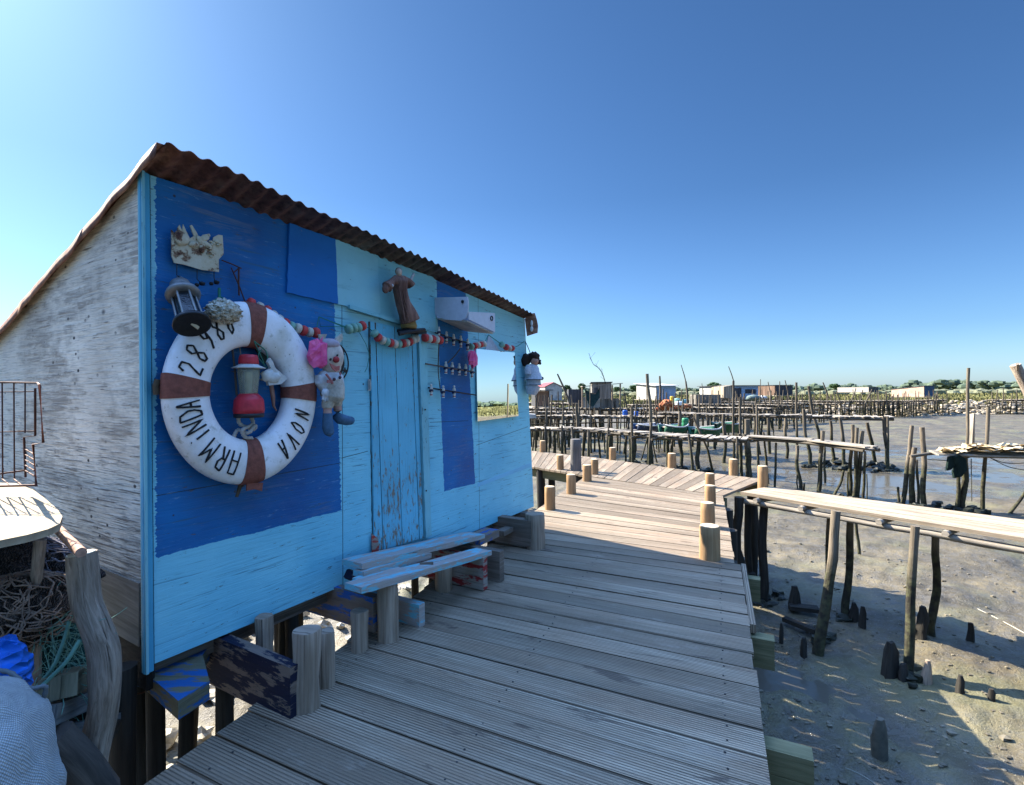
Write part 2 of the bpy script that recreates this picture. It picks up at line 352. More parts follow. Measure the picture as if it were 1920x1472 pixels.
M_beam_blue = chipped('beam_blue_chipped', (.012, .09, .32), .46, (.11, .08, .06), (.26, .21, .17))
M_beam_black = chipped('beam_navy_chipped', (.004, .006, .022), .52, (.10, .07, .05), (.2, .15, .12))
M_beam_light = chipped('plank_light_blue_chipped', (.15, .42, .50), .465, (.20, .17, .15), (.45, .42, .38))
M_beam_bare = wood('beam_bare_wood', (.10, .075, .055), (.27, .22, .18))
M_mossy = chipped('mossy_blue_slab', (.008, .08, .25), .50, (.05, .05, .03), (.17, .16, .10))
# deck boards: grooved weathered pine
def deckmat(name, a, b, stain):
    g = NG(name); uv = g.uv; sx = g.sep(uv)
    n1 = g.noise(g.map(uv, (1.6, 70, 1)), 1, 6, .65, .4); n2 = g.noise(g.map(uv, (.8, 3, 1)), 1.7, 4); n5 = g.noise(g.map(uv, (2.2, 9, 1)), 1.2, 5, .6, 1.5)
    brd = g.noise(g.map(uv, (.02, .02, 1), (0, 0, 0)), 40, 1)
    c = g.mix(g.ramp(n1, [(.3, 0), (.7, 1)]), a, b)
    c = g.mix(g.ramp(n2, [(.4, 0), (.62, .55)]), c, stain)
    c = g.mix(g.ramp(g.noise(g.map(uv, (.12, .9, 1)), 1.3, 2), [(.40, .8), (.62, 0)]), c, tuple(x*.60 for x in a))
    gv = g.math('SINE', g.math('MULTIPLY', sx[1], 2*pi/0.0135))
    dk = g.ramp(gv, [(.0, .45), (.35, 0)]); 
    n6 = g.ramp(g.noise(g.map(uv, (.5, 2, 1)), 2.2, 3), [(.35, 0), (.6, 1)])
    c = g.mix(g.math('MULTIPLY', g.ramp(g.math('MULTIPLY_ADD', gv, .5, .5), [(.0, 1), (.45, 0)]), g.math('MULTIPLY_ADD', n6, .5, .5)), c, tuple(x*.22 for x in a))
    kn = g.voro(g.map(uv, (1.1, 5, 1)), 1.0); k = g.ramp(kn, [(.035, 1), (.07, 0)])
    c = g.mix(g.math('MULTIPLY', k, .85), c, (.05, .035, .025))
    c = g.mix(g.ramp(n5, [(.31, .8), (.38, 0)]), c, (.075, .055, .04)); n7 = g.noise(g.map(uv, (3, 6, 1), (7, 2, 0)), 1.3, 5, .7); c = g.mix(g.ramp(n7, [(.58, 0), (.68, .25)]), c, (.34, .30, .24)); c = g.mix(g.ramp(n7, [(.30, .5), (.40, 0)]), c, (.10, .085, .06))
    h = g.math('ADD', g.math('MULTIPLY', gv, .45), g.math('MULTIPLY', n1, .9))
    return g.out(c, .8, g.bump(h, .75, .005), spec=.25)
M_deck = deckmat('grooved_deck_wood', (.20, .155, .105), (.50, .405, .285), (.27, .17, .10))
M_plank = wood('sunbleached_plank', (.19, .145, .095), (.46, .375, .27), (1.5, 60), bs=.5, crack=.8)
M_oldplank = wood('old_jetty_plank', (.16, .135, .105), (.46, .41, .33), (2, 45), bs=.6, crack=.9)
M_bollard = wood('fresh_post_wood', (.24, .14, .065), (.42, .28, .15), (1.8, 45), bs=.35, crack=.5)
M_bollend = plain('post_end_grain', (.46, .35, .22), .8, var=.25)
M_bollgrey = wood('grey_post_wood', (.09, .085, .08), (.19, .18, .17), (1.8, 60), bs=.4)
M_post = wood('weathered_post', (.20, .145, .10), (.46, .37, .28), (2, 55), bs=.7, crack=.95)
M_crook = wood('weathered_trunk', (.14, .105, .075), (.52, .43, .34), (9, 70), bs=.9, crack=.9)
M_pole = wood('tidal_pole', (.08, .065, .045), (.25, .205, .15), (3, 60), bs=.9, crack=.9, tide=-.5, tint=(.14, .12, .08))
M_polefar = wood('tidal_pole_far', (.045, .038, .027), (.19, .16, .12), (2, 30), bs=.4, crack=.6, tide=-.45)
M_black = wood('black_wet_pole', (.018, .016, .013), (.05, .046, .038), (2, 30), bs=.9)
M_endblock = wood('beam_end_green', (.10, .10, .05), (.22, .20, .11), (3, 40))
def rustmat():
    g = NG('rusty_corrugated_iron'); n = g.noise(g.pos, 5, 6, .7); n2 = g.noise(g.pos, 28, 4)
    c = g.ramp(n, [(.3, (.11, .045, .03)), (.48, (.24, .11, .07)), (.6, (.34, .19, .12)), (.75, (.46, .38, .30))])
    c = g.mix(g.ramp(n2, [(.35, .5), (.5, 0)]), c, (.03, .014, .010))
    return g.out(c, .75, g.bump(n2, .4, .004), .1, .25)
M_rust = rustmat()
M_black_iron = plain('black_iron', (.016, .016, .018), .5, .2)
M_wire = plain('rusty_wire', (.08, .032, .022), .7, .4)
M_steel = plain('dull_steel', (.33, .36, .38), .4, .8)

# ------------------------------------------------------------------ the ground: mud, water, marsh
def fb(x, y, s, seed=0, oct=4): return noise.fractal(V((x*s, y*s, seed)), 1.0, 2.0, oct)
def mud_h(x, y):
    h = -1.45 + .10*fb(x, y, .16, 1.3, 3) + .06*fb(x, y, .55, 5.1, 3) + .045*fb(x, y, 1.9, 2.2, 4)
    wet = max(0, min(1, (y-9)/5)) * max(0, min(1, (x-3)/3)) * max(0, min(1, (30-y)/6)); h -= .045*wet + 0.055*wet*max(0, fb(x, y*1.6, .13, 9.4, 2)+.25)
    n = noise.noise(V((x*4.5, y*4.5, 7)))
    if x*x+y*y < 300: h += .045*abs(n) - .03*max(0, noise.noise(V((x*2.6, y*2.6, 17)))-.15) + .014*noise.noise(V((x*13, y*13, 1)))
    if x < 0.5: h += .12*max(0, min(1, (.5-x)/2))*(1+1.0*abs(noise.noise(V((x*3.1, y*3.1, 4)))))
    if y > 30: h += .10*min(1, (y-30)/20)
    return h
def polar(r0, r1, nr, a0, a1, na, hf):
    vs = []; fs = []; k = (r1/r0)**(1/nr)
    for i in range(nr+1):
        r = r0*k**i
        for j in range(na+1):
            a = a0+(a1-a0)*j/na; x = r*sin(a); y = r*cos(a); vs.append((x, y, hf(x, y)))
    for i in range(nr):
        for j in range(na):
            a = i*(na+1)+j; fs.append((a, a+1, a+na+2, a+na+1))
    return vs, fs
def sheet(name, vf, mat):
    me = bpy.data.meshes.new(name); me.from_pydata(vf[0], [], vf[1]); me.polygons.foreach_set('use_smooth', [True]*len(vf[1])); me.materials.append(mat)
    o = bpy.data.objects.new(name, me); COL.objects.link(o); WL[o.name] = V((0, 0, 0)); return struct(o)
def mudmat():
    g = NG('wet_mud'); p = g.pos; n = g.noise(p, 1.7, 7, .7); n2 = g.noise(p, 9, 6, .7); n3 = g.noise(p, 45, 4, .7); z = g.sep(p)[2]
    y = g.sep(p)[1]
    c = g.ramp(n, [(.32, (.030, .024, .012)), (.5, (.068, .054, .027)), (.68, (.135, .108, .056))])
    c = g.mix(g.ramp(n2, [(.38, .65), (.55, 0)]), c, (.085, .080, .068))
    st = g.voro(p, 26); c = g.mix(g.ramp(st, [(.10, .8), (.16, 0)]), c, (.26, .23, .16))
    st2 = g.voro(g.map(p, (1, 1, 1), (3, 1, 0)), 14); c = g.mix(g.ramp(st2, [(.08, .9), (.13, 0)]), c, (.05, .045, .04))
    al = g.ramp(g.noise(p, .55, 4), [(.52, 0), (.64, .5)]); c = g.mix(al, c, (.14, .135, .06))
    wet = g.ramp(g.math('ADD', z, g.math('MULTIPLY', g.math('SUBTRACT', g.noise(p, 3, 5), .5), .05)), [(0, 0), (1, 1)])
    zz = g.math('MULTIPLY_ADD', z, 10, 15.6, clamp=True)   # 0 at the water line, 1 ten centimetres above
    zz = g.math('ADD', zz, g.math('MULTIPLY', g.math('SUBTRACT', n2, .5), .9))
    c = g.mix(g.ramp(zz, [(0, .6), (.5, 0)]), c, (.065, .058, .048))
    r = g.math('ADD', g.ramp(zz, [(.0, .10), (.4, .30), (.85, .55)]), g.math('MULTIPLY', g.math('SUBTRACT', g.noise(p, .8, 5, .6), .5), .9)); r = g.math('MAXIMUM', r, .1)
    h = g.math('ADD', g.math('MULTIPLY', n2, 1.0), g.math('MULTIPLY', n3, .5)); h = g.math('ADD', h, g.ramp(st, [(.0, .5), (.16, 0)]))
    return g.out(c, r, g.bump(h, .8, .035), spec=.5)
M_mud = mudmat()
mud = sheet('mud', polar(.6, 130, 430, radians(-100), radians(100), 620, mud_h), M_mud)
g = NG('tidal_water'); nn = g.noise(g.map(g.pos, (1, 1, 1)), 5, 3)
M_water = g.out((.075, .068, .052), .16, g.bump(nn, .25, .03), spec=.5)
water = sheet('water', polar(.6, 120, 4, radians(-100), radians(100), 40, lambda x, y: -1.552), M_water)
def bankd(x, y): return max(y-54-3*noise.noise(V((x*.04, 0, 3))), x-62, -x*1.0-60)
def marsh_h(x, y):
    d = bankd(x, y)
    if d < -6: return -2.5
    e = max(0, min(1, (d+2)/5)); return -1.7 + 1.62*e + .15*fb(x, y, .09, 2, 3)*e
def marshmat():
    g = NG('marsh_ground_cover'); p = g.pos; n = g.noise(g.map(p, (.05, .12, 1)), 1, 5, .6); n2 = g.noise(p, 1.5, 5, .7); z = g.sep(p)[2]
    c = g.ramp(n, [(.35, (.11, .115, .035)), (.5, (.19, .185, .065)), (.65, (.26, .24, .11))])
    c = g.mix(g.ramp(n2, [(.35, .5), (.6, 0)]), c, (.07, .085, .03))
    c = g.mix(g.ramp(g.math('ADD', z, g.math('MULTIPLY', n2, .4)), [(0, 0), (.01, 0)]), c, c)
    m = g.ramp(g.math('MULTIPLY_ADD', z, 1.0, 1.0), [(.35, 1), (.75, 0)]); c = g.mix(m, c, (.10, .085, .06))
    return g.out(c, .9, g.bump(n2, 1, .3), spec=.1)
marsh = sheet('ground', polar(44, 2500, 120, radians(-110), radians(110), 260, marsh_h), marshmat())

# ------------------------------------------------------------------ near boardwalk in three sections
rnd = random.Random(5)
def isect(p, d, q, e):
    # p+d*k meets q+e*m ; returns point
    det = d.x*(-e.y)+e.x*d.y; r = q-p
    k = (r.x*(-e.y)+e.x*r.y)/det; return p+d*k
B = V((.899, -.438, 0)).normalized(); RD = V((.377, .926, 0)); LD = V((.365, .93, 0)); R0 = V((.88, 1.724, 0)); L0 = V((-1.14, 2.147, 0))
def boards(mb, segs, gap=.010, th=.032, ragged=.012):
    for i, (l0, r0, r1, l1) in enumerate(segs):
        dl = (l1-l0).normalized()*gap/2; dr = (r1-r0).normalized()*gap/2
        jl = (r0-l0).normalized(); a = rnd.uniform(-ragged, ragged); b = rnd.uniform(-ragged, ragged)*.6; zz = V((0, 0, rnd.uniform(-.0025, .0025)))
        tl = V((0, 0, rnd.uniform(-.0015, .0015)))
        mb.board(l0+dl+jl*a+zz, r0+dr+jl*b+zz+tl, r1-dr+jl*b+zz+tl, l1-dl+jl*a+zz, th, i+rnd.random()*40)
deck1 = thing('boardwalk', 'near grey grooved boardwalk in the shade, running along the front of the blue hut', 'boardwalk', (0, 3, 0))
mb = MB(); segs = []; s0 = -1.3; step = .1585
n1 = int((2.42-s0)/step)
for i in range(n1):
    a = R0+RD*(s0+i*step); b = R0+RD*(s0+(i+1)*step)
    la = isect(a, B, L0, LD); lb_ = isect(b, B, L0, LD)
    if i > n1-18: pass
    segs.append((la, a, b, lb_))
boards(mb, segs, .0115); mb.build('decking', M_deck, deck1)
mb = MB()
for l0, r0, r1, l1 in segs:
    for k in (.08, .48, .93):
        for q in (.22, .78):
            c = l0.lerp(r0, k).lerp(l1.lerp(r1, k), q)+V((rnd.uniform(-.01, .01), 0, .0005)); mb.lathe(c, Z, [(0, .0048), (.002, .004)], 8)
ob = mb.build('screw_heads', M_black_iron, deck1); ob['kind'] = 'stuff'
RE = R0+RD*(s0+n1*step); LE = isect(RE, B, L0, LD)
mb = MB(); e0 = R0+RD*1.25+V((.022, 0, -.02)); mb.bar(e0, RE+V((.022, 0, -.02)), .032, .05); mb.build('edge_board', M_deck, deck1)
for s in (.31, 1.27, 2.25):        # cross beams sticking out past the boards
    a = R0+RD*s; mb = MB(); mb.bar(isect(a, B, L0, LD)-B*.1+V((0, 0, -.14)), a+B*(.17 if s < 1 else .13)+V((0, 0, -.14)), .085, .165); mb.build('cross_beam', M_endblock, deck1)
for k in (-.13, -.42, -.72, -1.05, -1.4, -1.9):
    mb = MB(); a = R0+RD*(-.9)+B*k; mb.bar(a+V((0, 0, -.31)), RE+B*k+V((0, 0, -.31)), .07, .16); mb.build('stringer', M_endblock, deck1)
for s, k in ((.31, -.22), (1.27, -.22), (2.2, -.16), (.31, -1.9), (1.27, -1.9), (2.2, -1.7)):
    a = R0+RD*s+B*k+RD*.08; mb = MB(); mb.tube([a+V((0, 0, -.1)), a+V((.01, 0, -.9)), a+V((0, .02, -1.8))], [.07, .072, .08], 10, .25, off=s+k); mb.build('pile', M_black, deck1)
deck2 = thing('boardwalk', 'sunlit middle boardwalk leading away between two rows of short posts', 'boardwalk', (1.2, 6, 0))
LF = G(1097, 893); RF = G(1356, 930); R2s = RE - B*.04
mb = MB(); n2 = 17; segs = []
for i in range(n2):
    t0, t1 = i/n2, (i+1)/n2
    segs.append((LE.lerp(LF, t0), R2s.lerp(RF, t0), R2s.lerp(RF, t1), LE.lerp(LF, t1)))
boards(mb, segs, .012, ragged=.01); mb.build('decking', M_deck, deck2)
for k in (.06, .3, .52, .74, .93):
    a = LE.lerp(R2s, k)+V((0, 0, -.12)); b = LF.lerp(RF, k)+V((0, 0, -.12)); mb = MB(); mb.bar(a, b, .07, .15); mb.build('stringer', M_endblock, deck2)
for t, k in ((.06, .97), (.45, .99), (.8, 1.0), (.3, .03), (.7, .02)):
    a = LE.lerp(LF, t).lerp(R2s.lerp(RF, t), k); mb = MB(); mb.tube([a+V((.02, 0, -.05)), a+V((.03, .02, -.8)), a+V((0, 0, -1.7))], [.075, .08, .085], 10, .3, off=t*9+k); mb.build('pile', M_black, deck2)
# cross boardwalk
deck3 = thing('boardwalk', 'far sunlit cross boardwalk with slanting boards behind the post rows', 'boardwalk', (2, 8.5, 0))
near = [G(1432, 903), G(1357, 930)+V((.0, .02, 0)), G(1099, 892)+V((.0, .02, 0)), G(997, 875), V((-.7, 10.6, 0))]
far = [G(1428, 897), G(1257, 877), G(1110, 857), G(996, 845), V((-.9, 13.4, 0))]
def along(pl, q):
    ls = [(pl[i+1]-pl[i]).length for i in range(len(pl)-1)]; s = q*sum(ls)
    for i, l in enumerate(ls):
        if s <= l or i == len(ls)-1: return pl[i].lerp(pl[i+1], s/l)
        s -= l
nearc = [near[1], near[2], near[3], near[4]]; farc = [G(1431, 899), far[1], far[2], far[3], far[4]]
segs = []; n3 = 40
for i in range(n3): segs.append((along(nearc, i/n3), along(farc, i/n3), along(farc, (i+1)/n3), along(nearc, (i+1)/n3)))
mb = MB(); boards(mb, segs, .012, ragged=.01)
mb.build('decking', M_deck, deck3)
for off_ in (.06, .9):
    mb = MB()
    for i in range(10):
        a = along(nearc, i/10).lerp(along(farc, i/10), off_); b = along(nearc, (i+1)/10).lerp(along(farc, (i+1)/10), off_); mb.bar(a+V((0, 0, -.12)), b+V((0, 0, -.12)), .07, .14)
    mb.build('stringer', M_endblock, deck3)
for q in (.02, .3, .45, .62, .85):
    for k in (.05, .95):
        a = along(nearc, q).lerp(along(farc, q), k); mb = MB(); mb.tube([a+V((0, 0, -.05)), a+V((.02, 0, -.8)), a+V((0, .03, -1.75))], [.075, .08, .085], 9, .3, off=q*9+k); mb.build('pile', M_black, deck3)

def bollard(ub, vb, vt, wpx, label, mat=M_bollard, cap=True, group='round posts along the boardwalk', name='wooden_post', lean=0, z0=0.0, jit=.05):
    b = G(ub, vb, z0); Y = b.y; h = (vb-vt)*Y/F; r = wpx/2*Y/F/sqrt(1+(b.x/b.y)**2)
    b = b+V((0, r*.8, 0))
    t = thing(name, label, 'post', b, group)
    mb = MB(); mb.tube([b+V((0, 0, -.1)), b+V((0, 0, h*.35)), b+V((lean*.5, 0, h*.7)), b+V((lean, 0, h-.006)), b+V((lean, 0, h))], [r*1.04, r*1.02, r, r*.99, r*.94], 24, jit, off=ub*.013); mb.build('shaft', mat, t)
    if cap: mb = MB(); c = b+V((lean, 0, h+.0015)); mb.lathe(c, Z, [(0, r*.93), (.002, r*.90)], 20); mb.build('cut_end', M_bollend, t)
    return t
bollard(1032, 957, 914, 20, 'light brown post at the left edge of the middle boardwalk, nearest the hut corner')
bollard(1072, 927, 891, 18, 'light brown post, second from the hut corner in the left row')
bollard(1102, 903, 873, 17, 'light brown post, third in the left row, just before a smaller one')
bollard(1116, 890, 862, 14, 'smaller post where the middle and cross boardwalks meet')
bollard(1337, 1052, 990, 40, 'stout knotty post, nearest the camera in the right post row')
bollard(1331, 990, 945, 27, 'orange brown post directly behind the stout one in the right row')
bollard(1335, 948, 912, 21, 'post third from the camera in the right post row')
bollard(1334, 915, 889, 18, 'farthest post of the right row, on the corner of the cross boardwalk')
bollard(1434, 912, 875, 20, 'orange post at the right tip of the cross boardwalk beside the plank bridge')
bollard(1378, 892, 862, 17, 'yellowish post at the back edge of the cross boardwalk, right of centre')
bollard(1262, 878, 851, 16, 'yellowish post at the back edge of the cross boardwalk, middle of three')
bollard(1150, 863, 840, 13, 'yellowish post at the back edge of the cross boardwalk, left of three')
bollard(1018, 848, 827, 11, 'small tan post on the far left back edge of the cross boardwalk')
bollard(1051, 881, 854, 13, 'tan post beside the tall grey post on the cross boardwalk')
bollard(1081, 883, 824, 20, 'tall dark grey round post on the cross boardwalk', M_bollgrey, False)

# ------------------------------------------------------------------ the hut
hut = thing('fishing_hut', 'blue painted plywood fishing hut on stilts with a rusty corrugated roof', 'hut', tuple(L(1.6, -1, 0)))
tb1, zb1 = Wt(1001, 950); tt1, zt1 = Wt(984, 598); _, zb0 = Wt(272, 1252); _, zt0 = Wt(262, 322)
zb0 = max(zb0, .2)
mb = MB()
fp = [(0.004, zb0), (tb1, zb1), (tt1, zt1), Wt(872, 549), Wt(750, 495), Wt(625, 446), Wt(440, 378), (0.004, zt0)]
mb.poly([L(t, -.035, z) for t, z in fp], N, .035, fp); mb.build('front_wall', M_front, hut)
# gable wall
WD = 2.35; zback = zt0 - WD*.335
gp = [(0.0, zb0-.10), (WD, zb0-.05), (WD, zback), (0.0, zt0)]
mb = MB(); mb.poly([L(.03, -w_, z) for w_, z in gp], -D, .03, [(w_, z) for w_, z in gp]); mb.build('side_wall', M_gable, hut)
mb = MB(); gq = [(0.04, zb1), (WD, zb1), (WD, zt1-WD*.335), (0.04, zt1)]
mb.poly([L(tb1-.03 if z < .5 else tt1-.03, -w_, z) for w_, z in gq], D, .03, [(w_, z) for w_, z in gq]); mb.build('side_wall', M_gable, hut)
mb = MB(); mb.poly([L(.0, -WD, zb0), L(tb1, -WD, zb1), L(tt1, -WD, zt1-WD*.335), L(0, -WD, zback)], -N, .03); mb.build('back_wall', M_gable, hut)
mb = MB(); mb.box(L(tb1/2, -WD/2-.02, .17), D*(tb1/2-.02), N*(WD/2-.04), Z*.03); mb.build('floor', M_beam_bare, hut)
# seams on the side wall: a lower board edge standing a little proud
mb = MB(); s1 = Q(0, 1010, .031); 
mb.poly([Q(263, 1093, .001), Q(263, 1212, .001), L(-.001, -1.6, .36), L(-.001, -1.6, .60)], -D, .006, [(0, .60), (0, .40), (1.6, .36), (1.6, .60)]); mb.build('side_board', wood('grey_side_board', (.15, .13, .105), (.36, .33, .28), (2, 60)), hut)
# corner trim strips
mb = MB(); mb.poly([L(-.014, .0, zb0-.02), L(.020, .0, zb0-.02), L(.020, 0, zt0-.005), L(-.014, 0, zt0+.005)], N, .016, [(zb0, 0), (zb0, .08), (zt0, .08), (zt0, 0)]); mb.build('corner_trim', M_trim, hut)
mb = MB(); mb.poly([L(-.012, -.012, zb0-.02), L(-.002, -.012, zb0-.02), L(-.002, -.012, zt0), L(-.012, -.012, zt0)], N, .038, [(zb0, 3), (zb0, 3.05), (zt0, 3.05), (zt0, 3)]); mb.build('corner_trim', M_teal, hut)
# proud panels of the front
def panel(pxs, o, th, mat, name='wall_panel', rot=False, label=None):
    q = [Wt(u, v, o) for u, v in pxs]; mb = MB()
    uvs = [(z, t) for t, z in q] if rot else [(t, z) for t, z in q]
    # ragged edges: subdivide outline and jitter
    pts = []; uu = []
    for i in range(len(q)):
        a = q[i]; b = q[(i+1) % len(q)]; l = sqrt((a[0]-b[0])**2+(a[1]-b[1])**2); k = max(1, int(l/.03))
        for j in range(k):
            f = j/k; t = a[0]+(b[0]-a[0])*f; z = a[1]+(b[1]-a[1])*f
            if j: t += rnd.uniform(-.0025, .0025); z += rnd.uniform(-.0025, .0025)
            pts.append(L(t, o, z)); uu.append((z, t) if rot else (t, z))
    mb.poly(pts, N, th, uu); return mb.build(name, mat, hut, label=label)
panel([(535, 549), (631, 570), (626, 449), (540, 419)], .001, .014, M_db, label='raised dark blue wall panel under the eave')
panel([(630, 571), (711, 589), (705, 480), (624, 449)], .001, .012, paint('pale_teal_panel', (.24, .52, .58), (.06, .12, .15), .375), label='raised pale teal wall panel over the door')
panel([(711, 600), (819, 624), (813, 521), (706, 482)], .001, .007, M_teal, label='weathered teal board over the door')
panel([(652, 579), (757, 611), (757, 604), (652, 572)], .012, .02, M_teal, 'ledge')
panel([(896, 913), (996, 875), (994, 868), (896, 906)], .0, .002, M_lb, 'board_seam')
# door
door = thing_door = None
def planks(pxs_top, pxs_bot, o, th, mat, parent, name):
    mb = MB()
    for i in range(len(pxs_top)-1):
        a = Wt(*pxs_bot[i], o); b = Wt(*pxs_bot[i+1], o); c = Wt(*pxs_top[i+1], o); d = Wt(*pxs_top[i], o); g_ = .0035
        q = [(a[0]+g_, a[1]), (b[0]-g_, b[1]), (c[0]-g_, c[1]), (d[0]+g_, d[1])]; s_ = i*1.7
        mb.poly([L(t, o+.001*(i % 2), z) for t, z in q], N, th, [(z, t+s_) for t, z in q])
    return mb.build(name, mat, parent)
panel([(698, 1037), (792, 1008), (778, 621), (690.5, 603)], .0005, .0008, M_black_iron, 'door_gap_shade')  # flat black sheet behind the planks, stands in for shade in the gaps
door = planks([(691, 603), (701, 605), (737, 613), (769, 619), (778, 622)], [(699, 1036), (716, 1030), (752, 1020), (784, 1010), (792, 1008)], .002, .012, M_door, hut, 'door')
mb = MB(); q = W(692, 722, .016); mb.box(q, Z*.035, D*.008, N*.004); mb.box(W(694, 722, .022), Z*.028, D*.003, N*.006); mb.build('hasp', M_steel, door)
mb = MB(); a = W(700, 1030, .015); mb.poly([W(697, 1036, .015), W(710, 1033, .015), W(709, 1010, .015), W(696, 1000, .015)], N, .003); mb.build('kick_patch', chipped('red_chipped', (.35, .04, .03), .5), door)
panel([(793, 1008), (803, 1004), (794, 632), (779, 624)], .001, .03, M_teal, 'door_jamb', True)
mb = MB(); c = W(797, 768, .035); mb.lathe(c, N, [(0, .006), (.004, .006)], 10); mb.lathe(W(799, 920, .035), N, [(0, .006), (.004, .006)], 10); mb.build('bolt_head', M_black_iron, hut)
# roof: corrugated iron, 76 mm pitch
def roof():
    mb = MB(); nT = 44*8; pit = .0762; vs = []; rows = 10
    def P(t, k, q):       # k 0 front edge .. 1 back
        f = t/tt1; o = (.185*(1-f)+.10*f)*(1-k) + (-WD-.12)*k
        zw = (zt0+.012)*(1-f)+(zt1+.012)*f; zw += .036*sin(pi*min(1, max(0, f)))*(1 if k < .3 else .6); z = zw + o*.335*(1-.35*f if o > 0 else 1) + (.0075+.003*noise.noise(V((t*1.7, 6, 2))))*sin(2*pi*t/pit+.5*noise.noise(V((t*3, 1, 9))))+.012*noise.noise(V((t*2, k*3, q)))
        return L(t, o, z)
    for q, dz in ((0, 0), (0, .0025)):
        for k in range(rows+1):
            for i in range(nT+1):
                t = .004+(tt1+.011)*i/nT; p = P(t, k/rows, 0)
                if k == 0: p = p + N*(.004*noise.noise(V((t*9, 3, 1)))) 
                vs.append(p+V((0, 0, dz)))
    m = (rows+1)*(nT+1); fs = []
    for b in (0, m):
        for k in range(rows):
            for i in range(nT):
                a = b+k*(nT+1)+i; fs.append((a, a+1, a+nT+2, a+nT+1))
    for i in range(nT): fs.append((i, i+1, m+i+1, m+i))
    mb.add(vs, fs, [[(0, 0)]*4]*len(fs), True); return mb.build('roof', M_rust, hut, recalc=False)
roof()
# verge flashing along the side, folded iron sheets; seen against the sky
for j, (w0, w1) in enumerate(((-.165, .55), (.50, 1.3), (1.24, 2.4))):
    mb = MB(); n = 14; vs = []; fs = []
    for i in range(n+1):
        w_ = w0+(w1-w0)*i/n; z = zt0+.012-w_*.335+.004*noise.noise(V((w_*5, j, 2)))-j*.004; dr = .05+.010*noise.noise(V((w_*4, 5+j, 1)))
        t0_ = -.020-.006*noise.noise(V((w_*7, j, 9)))
        vs += [L(.02, -w_, z+.006), L(t0_, -w_, z+.004), L(t0_-.006, -w_, z-dr)]
    for i in range(n):
        for k in range(2): a = i*3+k; fs.append((a, a+1, a+4, a+3))
    mb.add(vs, fs, [[(0, 0)]*4]*len(fs), True); ob = mb.build('roof_flashing', M_rust, hut, recalc=False)
    m = ob.modifiers.new('thick', 'SOLIDIFY'); m.thickness = .003
# drooping far end of the roof
mb = MB(); mb.poly([at(u, v, 4.86) for u, v in ((984, 598), (994, 588), (1002, 587), (1006, 600), (1008, 611), (1007, 624), (997, 627), (988, 630), (986, 615))], D, .012)
mb.build('roof_end_flap', M_rust, hut)
mb = MB(); a = at(997, 610, 4.85); mb.blob(a+V((0, 0, .02)), .012, .006, .03, n=8, m=6); mb.blob(a+V((0, 0, -.035)), .015, .006, .028, n=8, m=6); mb.build('paint_splash', plain('white_paint_splash', (.6, .6, .58)), hut)
mb = MB()   # wooden purlin behind the eave
mb.poly([L(.05, -.05, zt0-.03), L(tt1-.02, -.05, zt1-.03), L(tt1-.02, -.05, zt1+.02), L(.05, -.05, zt0+.03)], N, .02); mb.build('eave_batten', wood('eave_batten_wood', (.07, .05, .04), (.16, .12, .09)), hut)
# joists running out to the boardwalk
def beam(t, o1, z1, z0_, th, mat, label=None, o0=-1.0):
    mb = MB(); c0 = L(t, o0, (z0_+z1)/2); c1 = L(t, o1, (z0_+z1)/2)
    mb.box((c0+c1)/2, (c1-c0)/2, Z*(z1-z0_)/2, D*th/2); return mb.build('floor_joist', mat, hut, label=label)
beam(.33, .50, .215, -.02, .05, M_beam_black, 'dark navy stained joist end')
beam(.98, .31, .235, .045, .05, M_beam_blue, 'joist end with blue paint'); 
beam(1.22, .43, .13, -.03, .05, M_beam_light, 'joist end with light blue edge')
beam(1.83, .47, .23, .01, .05, chipped('beam_red_end', (.24, .02, .02), .46), 'joist end with red paint')
beam(2.03, .48, .22, .0, .06, M_beam_bare); beam(2.79, .33, .25, .03, .08, M_beam_bare); beam(3.2, .12, .2, .05, .08, M_beam_bare)
mb = MB(); mb.poly([G(269, 1258, .17), G(334, 1314, .17), G(393, 1277, .17), G(380, 1228, .17), L(.5, -.3, .17), L(0, -.3, .17)], Z, -.075)
mb.build('corner_slab', M_mossy, hut, label='mossy slab with blue paint under the near corner')
mb = MB(); mb.box(W(905, 1003, .1)+V((0, 0, -.01)), D*.14, N*.07, Z*.03); mb.build('blue_chock', M_beam_blue, hut)
mb = MB(); mb.box(W(960, 985, .12)+V((0, 0, -.02)), D*.2, N*.04, Z*.02); mb.build('chock', M_beam_bare, hut)
rp = random.Random(11)
for i, (t, w_) in enumerate([(.1, .15), (.35, .05), (.42, .5), (.75, .1), (1.0, .5), (1.3, .1), (1.6, .35), (2.0, .1), (2.4, .3), (2.8, .1), (3.2, .15), (.15, .8), (.2, 1.3), (.9, 1.4), (1.7, 1.3), (2.5, 1.4), (3.2, 1.4), (.1, 2.0), (1.0, 2.2), (2.1, 2.2), (3.2, 2.2)]):
    a = L(t, -w_, 0); mb = MB(); mb.tube([a+V((0, 0, .16)), a+V((rp.uniform(-.03, .03), 0, -.6)), a+V((rp.uniform(-.1, .1), rp.uniform(-.1, .1), -1.8))], [.036, .04, .045], 9, .3, off=i*.7); mb.build('stilt', M_black, hut)
